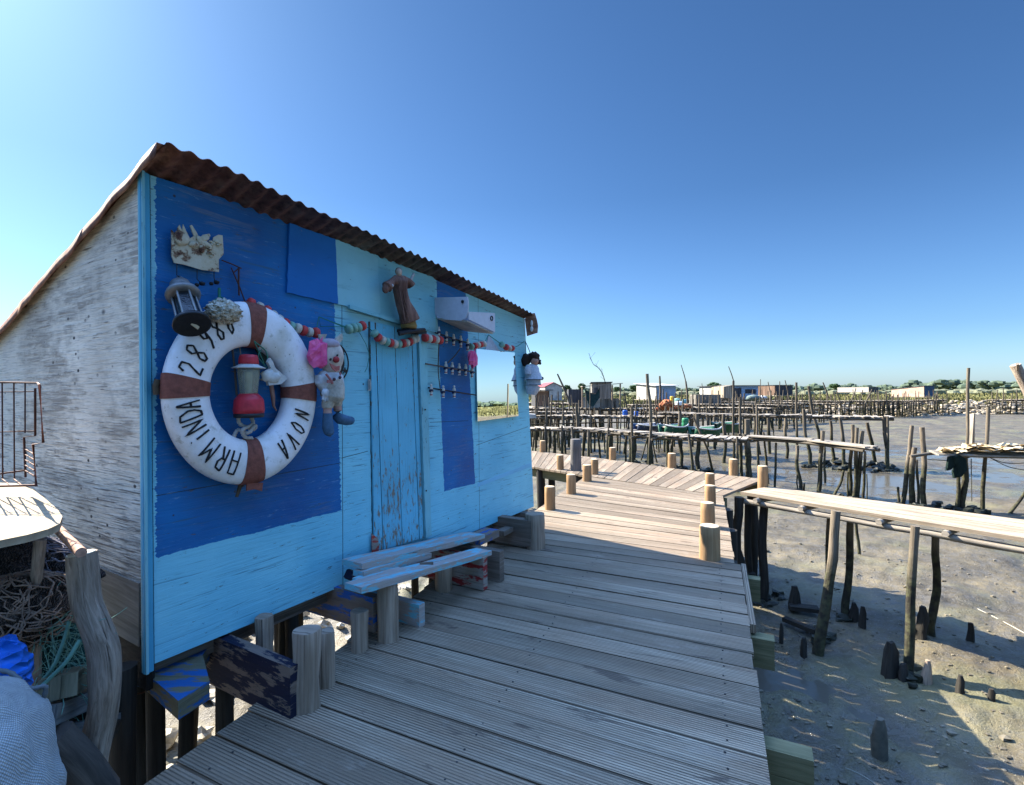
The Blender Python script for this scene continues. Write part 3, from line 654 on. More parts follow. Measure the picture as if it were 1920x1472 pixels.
# short log posts carrying the joists
def logpost(ub, vb, vt, wpx, label, mat=M_post):
    return bollard(ub, vb, vt, wpx, label, mat, False, 'log posts under the hut front', 'log_post', jit=.22)
logpost(567, 1338, 1190, 54, 'pale cracked log post at the end of the navy joist, nearest the camera')
logpost(609, 1290, 1188, 32, 'stubby rough log just behind the nearest log post')
logpost(671, 1224, 1150, 33, 'squared stub of log under the blue painted joist')
logpost(724, 1206, 1098, 39, 'round log post holding up the front bench plank')
logpost(831, 1110, 1060, 31, 'round log post under the right half of the bench plank')
logpost(1004, 1031, 966, 36, 'grey weathered log post under the far corner of the hut')
logpost(490, 1260, 1160, 34, 'shadowed log post under the hut edge behind the navy joist')
# bench of old planks in front of the door
bench = thing('plank_bench', 'rough bench of peeling light blue planks below the hut door', 'bench', tuple(W(780, 1080, .3)))
def rough_plank(a, b, wd, th, mat, name, up=Z, seed=0):
    mb = MB(); a = V(a); b = V(b); d = (b-a); n = 14; s_ = d.cross(up).normalized(); u2 = s_.cross(d).normalized()
    ring = []; vs = []
    for i in range(n+1):
        f = i/n; c = a+d*f; w_ = wd/2*(1+.10*noise.noise(V((f*5, seed, 1)))); h_ = th/2*(1+.2*noise.noise(V((f*7, seed, 4))))
        e = .5 if i in (0, n) else 1
        for sx_, sy_ in ((-1, -1), (1, -1), (1, 1), (-1, 1)): vs.append(c+s_*w_*sx_+u2*h_*sy_*(.85 if e < 1 else 1))
    l = d.length/n
    fs = []; uv = []
    for i in range(n):
        for k in range(4):
            k2 = (k+1) % 4; fs.append((i*4+k, i*4+k2, i*4+4+k2, i*4+4+k)); v0 = k*.4+seed; wv = wd if k % 2 == 0 else th
            uv.append([(i*l+seed, v0), (i*l+seed, v0+wv), ((i+1)*l+seed, v0+wv), ((i+1)*l+seed, v0)])
    fs += [(0, 1, 2, 3), (n*4, n*4+1, n*4+2, n*4+3)]; uv += [[(0, 0), (0, th), (wd, th), (wd, 0)]]*2
    mb.add(vs, fs, uv); return mb.build(name, mat, bench)
rough_plank(W(660, 1058, .17), W(893, 1003, .17), .16, .035, M_beam_light, 'back_plank', seed=1)
rough_plank(W(672, 1076, .24), W(800, 1040, .22), .08, .035, M_beam_light, 'middle_plank', seed=2)
rough_plank(W(668, 1090, .28), W(745, 1067, .27), .06, .03, M_beam_light, 'middle_plank', seed=3)
rough_plank(W(662, 1103, .36), W(908, 1034, .40), .13, .035, M_beam_light, 'front_plank', seed=4)
rough_plank(W(657, 1078, .16), W(700, 1094, .18), .10, .05, M_beam_black, 'support', seed=5)
rough_plank(W(795, 1060, .10), W(800, 1062, .38), .08, .05, M_beam_bare, 'support', seed=6)

# ------------------------------------------------------------------ things hung on the front wall
# lifebuoy
cc = W(463, 737, .085); tc_, zc_ = (cc-A).dot(D), cc.z
tl, _ = Wt(304, 737, .075); tr, _ = Wt(588, 737, .075); _, zt_ = Wt(463, 567, .075); _, zb_ = Wt(466, 907, .075)
tc_ = (tl+tr)/2; RT = (tr-tl)/2; RZ = (zt_-zb_)/2; zc_ = (zt_+zb_)/2
CO = .075; tr_h = .245   # tube half width as share of the outer radius
def ringpt(phi, c, s_, lift=0.0):   # phi clockwise from the top as seen; c,s_ section angle
    R = 1-tr_h; rr = R + tr_h*c; hw = (.056+lift)*s_
    rr += lift*c*2
    return L(tc_+RT*rr*sin(phi), CO+hw, zc_+RZ*rr*cos(phi))
buoy = thing('lifebuoy', 'large white lifebuoy with brown straps and black hand lettering hanging on the dark blue wall', 'lifebuoy', tuple(L(tc_, CO, zc_)))
def ring_section(p0, p1, n, lift, thick=False, m=28):
    mb = MB(); vs = []; fs = []; uv = []; cl = p1-p0 > 6.2
    for i in range(n+(0 if cl else 1)):
        ph = p0+(p1-p0)*i/n
        for k in range(m):
            a = 2*pi*k/m; ca, sa = cos(a), sin(a); q = 1/( (abs(ca)**2.6+abs(sa)**2.6)**(1/2.6))
            ww = .0015*noise.noise(V((ph*3, a, 2))) + .0008*noise.noise(V((ph*14, a*4, 2)))
            vs.append(ringpt(ph, ca*q, sa*q, lift+ww))
    nn = n if not cl else n
    for i in range(n):
        i2 = (i+1) % n if cl else i+1
        for k in range(m):
            k2 = (k+1) % m; fs.append((i*m+k, i*m+k2, i2*m+k2, i2*m+k)); u0 = p0+(p1-p0)*i/n; u1 = p0+(p1-p0)*(i+1)/n
            uv.append([(u0, k/m), (u0, (k+1)/m), (u1, (k+1)/m), (u1, k/m)])
    mb.add(vs, fs, uv, True)
    if not cl:
        for i in (0, n): mb.add([vs[i*m+k] for k in range(m)], [tuple(range(m))], [[(0, 0)]*m])
    return mb
def buoymat():
    g = NG('grubby_white_buoy'); p = g.pos; n = g.noise(p, 5, 6, .65); n2 = g.noise(p, 22, 5, .7)
    c = g.mix(g.ramp(n, [(.45, 0), (.68, .6)]), (.78, .77, .78), (.44, .41, .30)); c = g.mix(g.ramp(n2, [(.30, .6), (.42, 0)]), c, (.30, .30, .24))
    st = g.voro(p, 30); c = g.mix(g.math('MULTIPLY', g.ramp(st, [(.06, 1), (.12, 0)]), g.ramp(n, [(.45, 0), (.6, 1)])), c, (.08, .07, .06))
    return g.out(c, .5, g.bump(n2, .35, .006), spec=.4)
ring_section(0, 2*pi, 120, 0).build('ring', buoymat(), buoy)
M_strap = plain('brown_strap', (.19, .062, .043), .75, var=.35, bs=.7, sc=40)
for ph, hw in ((.07, .13), (pi/2-.01, .125), (pi+.0, .155), (3*pi/2+.075, .125)):
    ring_section(ph-hw, ph+hw, 10, .004).build('strap', M_strap, buoy)
mb = MB(); mb.poly([W(462, 905, .1), W(492, 905, .1), W(490, 921, .1), W(476, 917, .1), W(461, 920, .1)], N, .006); mb.build('strap', M_strap, buoy)
mb = MB(); mb.tube([W(460, 905, .08), W(450, 912, .08), W(444, 932, .08)], [.008, .009, .006], 8, .4); mb.tube([W(296, 712, .05), W(292, 725, .05), W(294, 740, .05)], .012, 8); mb.build('rope_end', plain('dark_old_rope', (.07, .05, .03), .9), buoy)
# hand-painted letters as strokes on the ring (unit box 0..1 x 0..1)
GL = {'A': [[(.0, 0), (.12, .6), (.2, 1), (.85, 1), (.95, .5), (1, 0)], [(.08, .42), (.95, .42)]], 'R': [[(.05, 0), (.1, 1)], [(.1, 1), (.7, .95), (.85, .7), (.6, .5), (.1, .48)], [(.4, .48), (.95, 0)]],
      'M': [[(0, 0), (.12, 1), (.5, .4), (.9, 1), (1, 0)]], 'i': [[(.5, 0), (.5, .68)], [(.47, .92), (.53, .94)]], 'N': [[(.05, 0), (.1, 1), (.85, .05), (.95, 1)]],
      'D': [[(.1, 0), (.1, 1), (.6, .95), (.95, .6), (.9, .3), (.6, .02), (.1, 0)]], '2': [[(.05, .8), (.3, 1), (.75, .95), (.8, .65), (.4, .3), (.1, .05), (.95, 0)]],
      '8': [[(.5, .52), (.15, .7), (.25, .95), (.6, 1), (.85, .8), (.5, .52), (.15, .3), (.2, .05), (.6, 0), (.9, .25), (.5, .52)]], '9': [[(.85, .75), (.6, 1), (.25, .9), (.2, .6), (.6, .5), (.85, .75), (.75, .3), (.3, 0)]],
      '6': [[(.8, .95), (.35, .7), (.15, .3), (.4, 0), (.8, .15), (.8, .4), (.4, .5), (.18, .3)]], 'O': [[(.5, 0), (.1, .2), (.05, .65), (.4, 1), (.85, .85), (.95, .4), (.5, 0)]], 'V': [[(.05, 1), (.45, 0), (.95, 1)]],
      'a': [[(.0, 0), (.45, 1), (.55, 1), (1, 0)], [(.22, .42), (.8, .42)]]}
M_ink = plain('black_paint', (.012, .012, .014), .6); mb = MB()
def surf_pt(phi, rad):   # rad 0..1 across the tube from inner to outer edge, on the outward face
    x = (rad-.5)*2; y = (max(0, 1-abs(x)**2.6))**(1/2.6); return ringpt(phi, x, y, .0022)
def letter(ch, u, v, wa, r0=.26, r1=.74):
    p = W(u, v, CO+.07); dx = ((p-A).dot(D)-tc_)/RT; dz = (p.z-zc_)/RZ; ph = atan2(dx, dz); R_ = sqrt(dx*dx+dz*dz); rc = (R_-(1-2*tr_h))/(2*tr_h); rc = max(.36, min(.6, rc))
    for st in GL[ch]:
        pts = []
        for i in range(len(st)-1):
            for k in range(6):
                f = k/6; pts.append((st[i][0]*(1-f)+st[i+1][0]*f, st[i][1]*(1-f)+st[i+1][1]*f))
        pts.append(st[-1]); 
        P3 = [surf_pt(ph+(x-.5)*wa, rc+(y-.5)*(r1-r0)) for x, y in pts]
        mb.tube(P3, [.0042+.0012*noise.noise(V((u*.3, i_*.4, v*.2))) for i_ in range(len(P3))], 6, flat=1.0)
for ch, u, v, wa in [('A', 443, 868, .13), ('R', 420, 860, .12), ('M', 397, 845, .14), ('i', 371, 825, .07), ('N', 358, 806, .12), ('D', 350, 782, .12), ('a', 345, 762, .09),
                     ('|', 0, 0, 0), ('2', 356, 688, .13), ('8', 367, 657, .13), ('9', 389, 632, .11), ('8', 409, 613, .12), ('6', 432, 604, .11),
                     ('|', 0, 0, 0), ('N', 570, 777, .10), ('O', 562, 802, .10), ('V', 552, 826, .10), ('a', 536, 844, .10)]:
    if ch == '|': mb.build('lettering', M_ink, buoy); mb = MB(); continue
    letter(ch, u, v, wa)
mb.build('lettering', M_ink, buoy)
# metal crest ornament
cr = thing('metal_ornament', 'cream rusted metal wall ornament cut with a flower, above the lifebuoy', 'wall ornament', tuple(W(368, 470, .03)))
Zs = lambda x, y: W(240+x/4.09, 240+y/4.09, .03)
outl = [(330, 890), (328, 780), (345, 800), (378, 815), (375, 770), (390, 745), (410, 790), (418, 740), (440, 790), (470, 850), (500, 830), (470, 750), (485, 745), (520, 800), (545, 850), (570, 820), (620, 812), (628, 830), (590, 860), (575, 880), (640, 890), (650, 840), (690, 820), (720, 825), (725, 900), (728, 970), (690, 1010), (692, 1105), (560, 1090), (430, 1050), (350, 1035), (330, 980)]
mb = MB(); mb.poly([Zs(*p) for p in outl], N, .006)
for (x, y, a) in ((500, 895, .3), (560, 920, 1.5), (600, 900, -.5), (545, 870, 2.1), (575, 850, .5)):
    c = Zs(x, y)+N*.01; mb.blob(c, .026, .006, .013, (D*cos(a)+Z*sin(a), N, Z*cos(a)-D*sin(a)), 10, 6)
for k in range(16): mb.blob(Zs(640+rp.uniform(-40, 60), 930+rp.uniform(-70, 60))+N*.008, .009, .009, .006, n=6, m=4)
mb.blob(Zs(400, 850)+N*.009, .035, .008, .03, (D, N, Z), 10, 6, .4, 4)
g = NG('rusted_cream_metal'); n = g.noise(g.pos, 16, 6, .7); c = g.ramp(n, [(.34, (.06, .02, .012)), (.42, (.20, .12, .07)), (.46, (.46, .40, .28)), (.7, (.56, .52, .40))])
mb.build('plate', g.out(c, .7, g.bump(n, .5, .004)), cr)
for x, y0, y1, ex in ((375, 1040, 1150, 415), (530, 1085, 1180, 560), (660, 1100, 1170, 670)):
    mb = MB(); mb.tube([Zs(x, y0), Zs(x, y1-20), Zs(ex, y1+10)], .0018, 5); mb.blob(Zs(ex, y1+15)+N*.01, .014, .010, .009, n=8, m=6, amp=.4); mb.blob(Zs(ex-40, y1+25)+N*.01, .010, .008, .008, n=8, m=6, amp=.4); mb.build('pendant', M_black_iron, cr)
# black candle lantern, hanging tipped towards us
la = W(341, 545, .07); lb2 = W(361, 610, .20); ax_ = (lb2-la).normalized(); Ln = (lb2-la).length
lan = thing('candle_lantern', 'black and grey candle lantern hung tilted over the upper left of the lifebuoy', 'lantern', tuple(la))
k = 2.3/F*.87
mb = MB(); mb.lathe(la-ax_*.02, ax_, [(-.03, 12*k), (-.02, 18*k), (0, 19*k), (.02, 19*k), (.03, 28*k), (.045, 31*k), (.055, 30*k), (.06, 22*k)], 24); mb.build('cap', plain('worn_grey_metal', (.22, .22, .22), .5, .5), lan)
mb = MB(); mb.lathe(la, ax_, [(.04, 18*k), (Ln-.03, 19*k)], 6, False); mb.build('glass', plain('sooty_glass', (.012, .016, .02), .1, spec=.6), lan)
mb = MB()
xx = ax_.cross(V((.2, 1, .3))).normalized(); yy = xx.cross(ax_)
for i in range(6): a = 2*pi*i/6; d_ = xx*cos(a)+yy*sin(a); mb.tube([la+ax_*.035+d_*20*k, la+ax_*(Ln-.02)+d_*22*k], .0045, 6)
mb.build('frame', plain('worn_grey_bar', (.22, .22, .21), .5, .4), lan)
mb = MB(); mb.lathe(la, ax_, [(Ln-.035, 24*k), (Ln-.02, 31*k), (Ln-.004, 33*k), (Ln, 31*k), (Ln-.003, 27*k), (Ln-.003, 1*k)], 28); mb.build('base', plain('black_tin', (.02, .022, .025), .45, .3), lan)
mb = MB(); c = la+ax_*(Ln+.001)+D*.01; mb.box(c, (D*.8-Z*.5).normalized()*.016, (D*.5+Z*.8).normalized()*.0065, N*.002); mb.build('sticker', plain('paper_sticker', (.5, .45, .32)), lan)
mb = MB(); mb.tube([la-ax_*.05+xx*.03, la-ax_*.085+xx*.01, la-ax_*.085-xx*.01, la-ax_*.05-xx*.03], .0025, 6); mb.tube([la-ax_*.085, Zs(375, 1160), Zs(375, 1050)], .0015, 5); mb.build('handle', M_steel, lan)
# coral lump
mb = MB(); mb.blob(W(420, 584, .16), .072, .045, .05, (D, N, Z), 40, 28, .32, 6, 3)
ob = mb.build('coral_lump', (lambda g: g.out(g.ramp(g.noise(g.pos, 60, 5), [(.35, (.22, .18, .11)), (.55, (.62, .58, .48))]), .9, g.bump(g.voro(g.pos, 90), 1, .01)))(NG('coral')), loc=W(420, 584, .19)); tag(ob, 'rough cream coral lump on top of the lifebuoy', 'coral')
# red camping lantern inside the ring
rl = thing('camping_lantern', 'red and white camping lantern hanging inside the lifebuoy ring', 'lantern', tuple(W(467, 725, .11)))
ctr = W(467, 780, .11); kp = ctr.y/F; ku = kp; kp = ku*.87
def up_(v): return (780-v)*ku
M_redp = plain('red_plastic', (.48, .03, .045), .4, var=.2); M_glassy = plain('yellowed_plastic', (.36, .38, .28), .25, var=.2, bs=.05)
mb = MB(); mb.lathe(ctr, Z, [(up_(684), 19*kp), (up_(680), 20*kp), (up_(672), 19*kp), (up_(666), 17*kp), (up_(665), 12*kp)], 24); mb.build('cap', M_redp, rl)
mb = MB(); mb.lathe(ctr, Z, [(up_(691), 33*kp), (up_(690), 34*kp), (up_(685), 21*kp), (up_(683), 19*kp)], 28); mb.build('reflector', plain('grey_white_plastic', (.5, .5, .48), .5), rl)
g = NG('clear_lantern_plastic'); n = g.noise(g.pos, 30, 4); M_lglass = g.out((.55, .58, .45), .2, None, spec=.5, Transmission_Weight=.75)
mb = MB(); mb.lathe(ctr, Z, [(up_(741), 17*kp), (up_(735), 18*kp), (up_(695), 22*kp), (up_(690), 21*kp)], 24); mb.build('globe', M_lglass, rl)
mb = MB(); mb.tube([ctr+Z*up_(740), ctr+Z*up_(698)], 5*kp, 10); mb.build('bulb', plain('white_tube', (.7, .7, .62), .3), rl)
mb = MB(); mb.lathe(ctr, Z, [(up_(775), 30*kp), (up_(768), 31*kp), (up_(750), 29*kp), (up_(746), 26*kp), (up_(742), 22*kp), (up_(738), 18*kp)], 16); mb.build('base', M_redp, rl)
mb = MB(); mb.lathe(ctr, Z, [(up_(783), 27*kp), (up_(782), 30*kp), (up_(775), 30*kp)], 24); mb.build('foot', plain('black_plastic', (.02, .02, .022), .5), rl)
mb = MB(); mb.tube([W(434, 640, .04), W(440, 690, .05), W(444, 742, .06)], .005, 6); mb.tube([W(447, 636, .06), W(452, 668, .10)], .003, 6); mb.build('strap', plain('grey_webbing', (.12, .10, .09), .9), rl)
# rope with knot
rk = MB()
def rope(pts, r, n=60):
    P = []; pts = [V(p) for p in pts]
    for i in range(n+1):
        s_ = i/n*(len(pts)-1); j = min(int(s_), len(pts)-2); f = s_-j; p0 = pts[max(j-1, 0)]; p1 = pts[j]; p2 = pts[j+1]; p3 = pts[min(j+2, len(pts)-1)]
        P.append(.5*((2*p1)+(p2-p0)*f+(2*p0-5*p1+4*p2-p3)*f*f+(3*p1-3*p2+p3-p0)*f**3))
    return P
rk.tube(rope([W(447, 779, .08), W(450, 795, .08), W(475, 805, .10), W(478, 798, .12), W(465, 812, .12), W(448, 806, .09), W(440, 815, .08), W(436, 835, .06)], .01), [.0085+.0015*sin(i*2.2) for i in range(61)], 8)
rk.tube(rope([W(470, 781, .08), W(474, 795, .10), W(455, 806, .12), W(460, 820, .1), W(472, 822, .09), W(460, 832, .08), W(462, 840, .06)], .01), [.0085+.0015*sin(i*2.2) for i in range(61)], 8)
ob = rk.build('knotted_rope', plain('pale_rope', (.42, .39, .36), .9, bs=.6), loc=W(460, 810, .08)); tag(ob, 'pale knotted rope under the red camping lantern', 'rope')
# small tied cloth bag with dry stick
cb = thing('cloth_sachet', 'small white tied cloth with a dangling dry pod, inside the lifebuoy ring', 'cloth', tuple(W(507, 690, .12)))
zz2 = lambda x, y, o=.12: W(240+x/3.68, 560+y/3.68, o)
mb = MB(); mb.poly([zz2(965, 410), zz2(985, 440), zz2(1000, 480), zz2(1085, 550), zz2(1040, 590), zz2(955, 600), zz2(940, 500), zz2(970, 480), zz2(950, 440)], N, .02); mb.blob(zz2(990, 540, .13), .05, .02, .03, (D, N, Z), 12, 8, .5, 3); mb.build('cloth', plain('white_cloth', (.50, .50, .47), .9, bs=.8), cb)
mb = MB(); mb.tube([zz2(985, 590), zz2(1000, 680), zz2(1005, 740), zz2(1025, 775)], [.010, .009, .006, .002], 7, .4); mb.build('dry_pod', plain('dry_pod_brown', (.22, .12, .09), .9), cb)
mb = MB(); mb.tube(rope([zz2(830, 240), zz2(880, 300), zz2(950, 360), zz2(965, 420)], 1), .003, 5); mb.tube(rope([zz2(850, 250), zz2(910, 380), zz2(940, 450)], 1), .002, 5); mb.tube(rope([zz2(930, 340), zz2(900, 400), zz2(960, 480)], 1), .002, 5); mb.build('twine', plain('green_twine', (.05, .20, .14), .9), cb)
mb = MB(); mb.poly([zz2(860, 320, .05), zz2(905, 330, .05), zz2(950, 400, .05), zz2(940, 450, .05), zz2(900, 400, .05)], N, .01); mb.build('rag', plain('dark_green_rag', (.02, .035, .03), .9), cb)
# cross of twigs nailed above the ring
mb = MB(); mb.tube([Zs(720, 1015), Zs(800, 1045), Zs(870, 1078)], .003, 6); mb.tube([Zs(850, 1075), Zs(848, 1180), Zs(852, 1285)], .004, 6); mb.tube([Zs(790, 1070), Zs(810, 1110), Zs(850, 1075)], .003, 6); mb.tube([Zs(800, 1090), Zs(860, 1230), Zs(900, 1340)], .003, 6)
ob = mb.build('wire_hanger', M_wire, loc=Zs(850, 1100)); tag(ob, 'thin rusty wire nailed above the lifebuoy', 'wire')
# garland of net floats
gar = thing('float_garland', 'garland of red, cream and green net floats strung along the hut front', 'garland', tuple(W(700, 620, .05)))
M_fr = plain('red_float', (.50, .05, .045), .55); M_fc = plain('cream_float', (.52, .47, .38), .6); M_fg = plain('green_float', (.20, .38, .30), .6)
fl = [(470, 567, 'r', 19), (486, 574, 'c', 18), (500, 580, 'r', 17), (512, 589, 'c', 17), (523, 597, 'c', 17), (535, 604, 'r', 17), (546, 610, 'g', 17), (558, 614, 'c', 18), (569, 618, 'r', 18), (580, 621, 'c', 17), (592, 622, 'r', 18),
      (654, 615, 'g', 17), (663, 613, 'g', 17), (671, 612, 'g', 17), (679, 609, 'r', 17),
      (702, 623, 'g', 15), (709, 631, 'r', 15), (717, 636, 'c', 15), (725, 639, 'g', 15), (732, 641, 'r', 15), (740, 643, 'c', 15), (747, 643, 'g', 15), (755, 642, 'r', 15), (762, 641, 'c', 14), (768, 639, 'r', 14), (774, 636, 'c', 14), (780, 633, 'c', 14),
      (797, 631, 'r', 15), (804, 633, 'c', 15), (811, 634, 'r', 14), (818, 635, 'c', 14), (825, 636, 'r', 14),
      (884, 648, 'g', 11), (890, 647, 'r', 12), (896, 645, 'c', 11), (901, 644, 'r', 11), (907, 643, 'c', 11), (941, 644, 'g', 11), (949, 649, 'r', 11), (955, 651, 'c', 10), (960, 651, 'r', 10)]
fpos = [W(u, v+2, .055) for u, v, _, _ in fl]
for i, (u, v, c, d_) in enumerate(fl):
    p = fpos[i]; q0 = fpos[i-1] if i and abs(fl[i-1][0]-u) < 22 else None; q1 = fpos[i+1] if i+1 < len(fl) and abs(fl[i+1][0]-u) < 22 else None
    axd = (q1-p) if q1 else (p-q0); 
    if q0 and q1: axd = q1-q0
    axd.normalize(); r = d_/2*p.y/F*1.12; hh = .0155
    mb = MB(); mb.lathe(p-axd*hh, axd, [(0, r*.35), (.001, r*.7), (.005, r*.93), (hh, r), (2*hh-.005, r*.93), (2*hh-.001, r*.7), (2*hh, r*.35)], 16)
    mb.build('float', {'r': M_fr, 'c': M_fc, 'g': M_fg}[c], gar)
mb = MB(); nails = {592: (598, 594), 679: (692, 615), 780: (786, 622), 825: (872, 640), 907: (916, 628)}
path = [W(411, 555, .03)]
path += [W(445, 575, .05)]
for i, (u, v, c, d_) in enumerate(fl):
    path.append(fpos[i])
    if u in nails: path.append(W(*nails[u], .02))
path += [W(972, 648, .03), W(983, 640, .03)]
mb.tube(path, .003, 5); mb.tube([W(598, 594, .02), W(601, 612, .04), W(650, 613, .05)], .0018, 5); mb.tube([W(598, 594, .02), W(630, 606, .04), W(650, 613, .05)], .0018, 5)
mb.tube([W(672, 620, .03), W(686, 645, .02), W(693, 665, .02), W(688, 690, .02), W(684, 698, .02)], .0018, 5); mb.tube([W(411, 540, .03), W(411, 560, .03), W(405, 562, .04), W(398, 575, .06)], .006, 6, .3)
mb.build('cord', plain('green_cord', (.03, .17, .12), .9), gar)
# moon and stars ornament
mo = thing('moon_ornament', 'black iron crescent moon and stars ornament on the wall behind the clown doll', 'wall ornament', tuple(W(625, 680, .02)))
mc = W(622, 680, .02); Rm = .105
mb = MB(); mb.tube([mc+(D*sin(a)+Z*cos(a))*Rm*(1.25 if False else 1.15) for a in [radians(x) for x in range(-20, 165, 8)]], .0045, 6); mb.build('hoop', M_black_iron, mo)
mb = MB(); po = []; pi_ = []
for i in range(17): a = radians(-10+i*10); po.append(mc+(D*sin(a)+Z*cos(a))*Rm*.85); pi_.append(mc-D*.022+(D*sin(a)*.75+Z*cos(a))*Rm*.82)
mb.poly(po+pi_[::-1], N, .004); mb.build('crescent', M_black_iron, mo)
for ang in (50, 115):
    c = mc+(D*sin(radians(ang))+Z*cos(radians(ang)))*Rm*.98; mb = MB(); mb.poly([c+(D*sin(k_*pi/5)+Z*cos(k_*pi/5))*(.021 if k_ % 2 == 0 else .009) for k_ in range(10)], N, .005); mb.build('star', M_black_iron, mo)
# pink net bags
def bag(u, v, r, o, label, sd_):
    c = W(u, v, o); rr = r*c.y/F; mb = MB(); mb.blob(c, rr, rr*.45, rr*1.15, (D, N, Z), 9, 7, .5, 2.2, sd_, smooth=False); mb.poly([c+Z*rr*.9, c+D*rr*.5+Z*rr*1.5, c+D*rr*.3+Z*rr*.8], N, .006)
    gg = NG('pink_net'); nn_ = gg.voro(gg.pos, 190); n_ = gg.noise(gg.pos, 14, 4); ob = mb.build('pink_net_bag', gg.out(gg.mix(gg.ramp(n_, [(.35, 0), (.65, 1)]), (.62, .045, .20), (.85, .16, .36)), .6, gg.bump(nn_, .6, .004)), loc=c); return tag(ob, label, 'net bag')
bag(596, 663, 22, .16, 'bright pink net bag by the head of the clown doll', 1)
bag(887, 673, 13.5, .08, 'smaller pink net bag at the top left corner of the mirror', 2)
# clown doll
cl = thing('clown_doll', 'stuffed clown doll with red nose and blue boots hanging beside the lifebuoy', 'doll', tuple(W(628, 720, .13)))
O_ = .14
M_cloth = plain('grubby_cream_cloth', (.42, .39, .33), .9, var=.4, bs=.9, sc=22); M_face = plain('doll_face_cloth', (.50, .43, .37), .85, var=.3, bs=.5, sc=18); M_hand = plain('doll_white_cloth', (.46, .48, .50), .9, var=.35, bs=.8, sc=25)
pc = lambda x, y, o=O_: W(540+x/4.33, 560+y/4.33, o)
px = 2.55/F
mb = MB(); mb.blob(pc(350, 470), 26*px, 22*px, 33*px, (D, N, Z), 18, 12); mb.blob(pc(355, 560), 19*px, 18*px, 16*px, (D, N, Z), 14, 8); mb.build('head', M_face, cl, remesh=.005, smoothmod=3)
mb = MB(); mb.blob(pc(335, 375), 22*px, 20*px, 13*px, (D, N, Z), 14, 8); mb.build('cap', plain('dusty_mauve_cloth', (.36, .30, .33), .9), cl)
mb = MB(); mb.poly([pc(365, 370, .15), pc(380, 320, .15), pc(425, 285, .15), pc(432, 330, .15), pc(385, 385, .15)], N, .015); mb.poly([pc(250, 330, .13), pc(240, 290, .13), pc(305, 290, .13), pc(285, 335, .13)], N, .012); mb.build('ear_flap', M_cloth, cl)
mb = MB(); mb.blob(pc(391, 495, .20), 6.5*px, 6.5*px, 6.5*px, n=12, m=8); mb.build('nose', plain('red_nose', (.33, .03, .035), .6), cl)
mb = MB(); mb.poly([pc(335, 525, .195), pc(385, 550, .205), pc(415, 545, .205), pc(412, 580, .205), pc(385, 592, .205), pc(355, 570, .20)], N, .006); mb.build('mouth', plain('faded_red_felt', (.40, .12, .10), .8), cl)
mb = MB(); mb.poly([pc(333, 490, .20), pc(345, 482, .2), pc(352, 488, .2), pc(350, 500, .2), pc(338, 508, .2)], N, .004); mb.poly([pc(392, 455, .2), pc(404, 450, .2), pc(405, 466, .2), pc(394, 470, .2)], N, .004); mb.build('eye', plain('black_felt', (.02, .02, .02)), cl)
mb = MB(); mb.tube([pc(350, 600), pc(350, 640), pc(355, 700)], [15*px, 22*px, 22*px], 16); mb.blob(pc(290, 640), 12*px, 11*px, 14*px, n=12, m=8); mb.tube([pc(270, 625), pc(262, 680), pc(300, 745)], [12*px, 11*px, 9*px], 12); mb.tube([pc(410, 620), pc(425, 680), pc(432, 720)], [9*px, 8*px, 7*px], 10); mb.build('shirt', M_hand, cl, remesh=.005, smoothmod=3)
mb = MB(); mb.tube([pc(355, 650, .145), pc(365, 720, .145), pc(360, 800, .145), pc(345, 830)], [20*px, 23*px, 24*px, 18*px], 16); mb.tube([pc(335, 790, .145), pc(322, 860), pc(322, 890)], [13*px, 12*px, 11*px], 12); mb.tube([pc(385, 790, .145), pc(400, 850), pc(402, 872)], [12*px, 11*px, 9*px], 12); mb.build('dungarees', M_cloth, cl, remesh=.005, smoothmod=3)
mb = MB(); mb.tube([pc(308, 612, .19), pc(340, 650, .2), pc(362, 690, .2)], 2.5*px, 6); mb.tube([pc(425, 600, .18), pc(415, 650, .19)], 2*px, 6); mb.box(pc(340, 672, .2), D*.018, Z*.008, N*.003); mb.build('brace', plain('faded_pink_brace', (.34, .13, .12), .9), cl)
for x, y in ((374, 655), (421, 640)): mb = MB(); mb.lathe(pc(x, y, .205), N, [(0, 3.5*px), (.004, 3*px)], 10); mb.build('button', plain('dark_button', (.05, .02, .03)), cl)
mb = MB(); c = pc(305, 765, .17); mb.blob(c, 9*px, 6*px, 9*px, (D, N, Z), 10, 8)
for i, (dx, dz_) in enumerate(((-7, -14), (-2, -17), (4, -16), (9, -12))): mb.tube([c+D*dx*.5*px, c+D*dx*px+Z*dz_*px], [3*px, 2.2*px], 7)
mb.tube([c+D*6*px, c+D*13*px+Z*2*px], [3*px, 2.2*px], 7); mb.build('hand', M_hand, cl, remesh=.003)
for x0, y0, x1, y1 in ((320, 890, 322, 950), (402, 870, 404, 912)):
    mb = MB(); mb.tube([pc(x0, y0), pc(x1, y1)], 8*px, 10); mb.build('sock', plain('striped_sock', (.45, .28, .24), .9), cl)
M_boot = plain('faded_blue_boot', (.055, .12, .20), .9, var=.3)
mb = MB(); mb.tube([pc(322, 930), pc(322, 990), pc(325, 1050), pc(332, 1085)], [9*px, 10*px, 11*px, 10*px], 14); mb.blob(pc(333, 1080), 10*px, 11*px, 9*px, n=12, m=8); mb.build('boot', M_boot, cl)
mb = MB(); mb.tube([pc(400, 905), pc(395, 950), pc(420, 975), pc(480, 990), pc(500, 990)], [9*px, 11*px, 11*px, 10*px, 9*px], 14); mb.blob(pc(503, 990), 10*px, 10*px, 9*px, n=12, m=8); mb.build('boot', M_boot, cl)
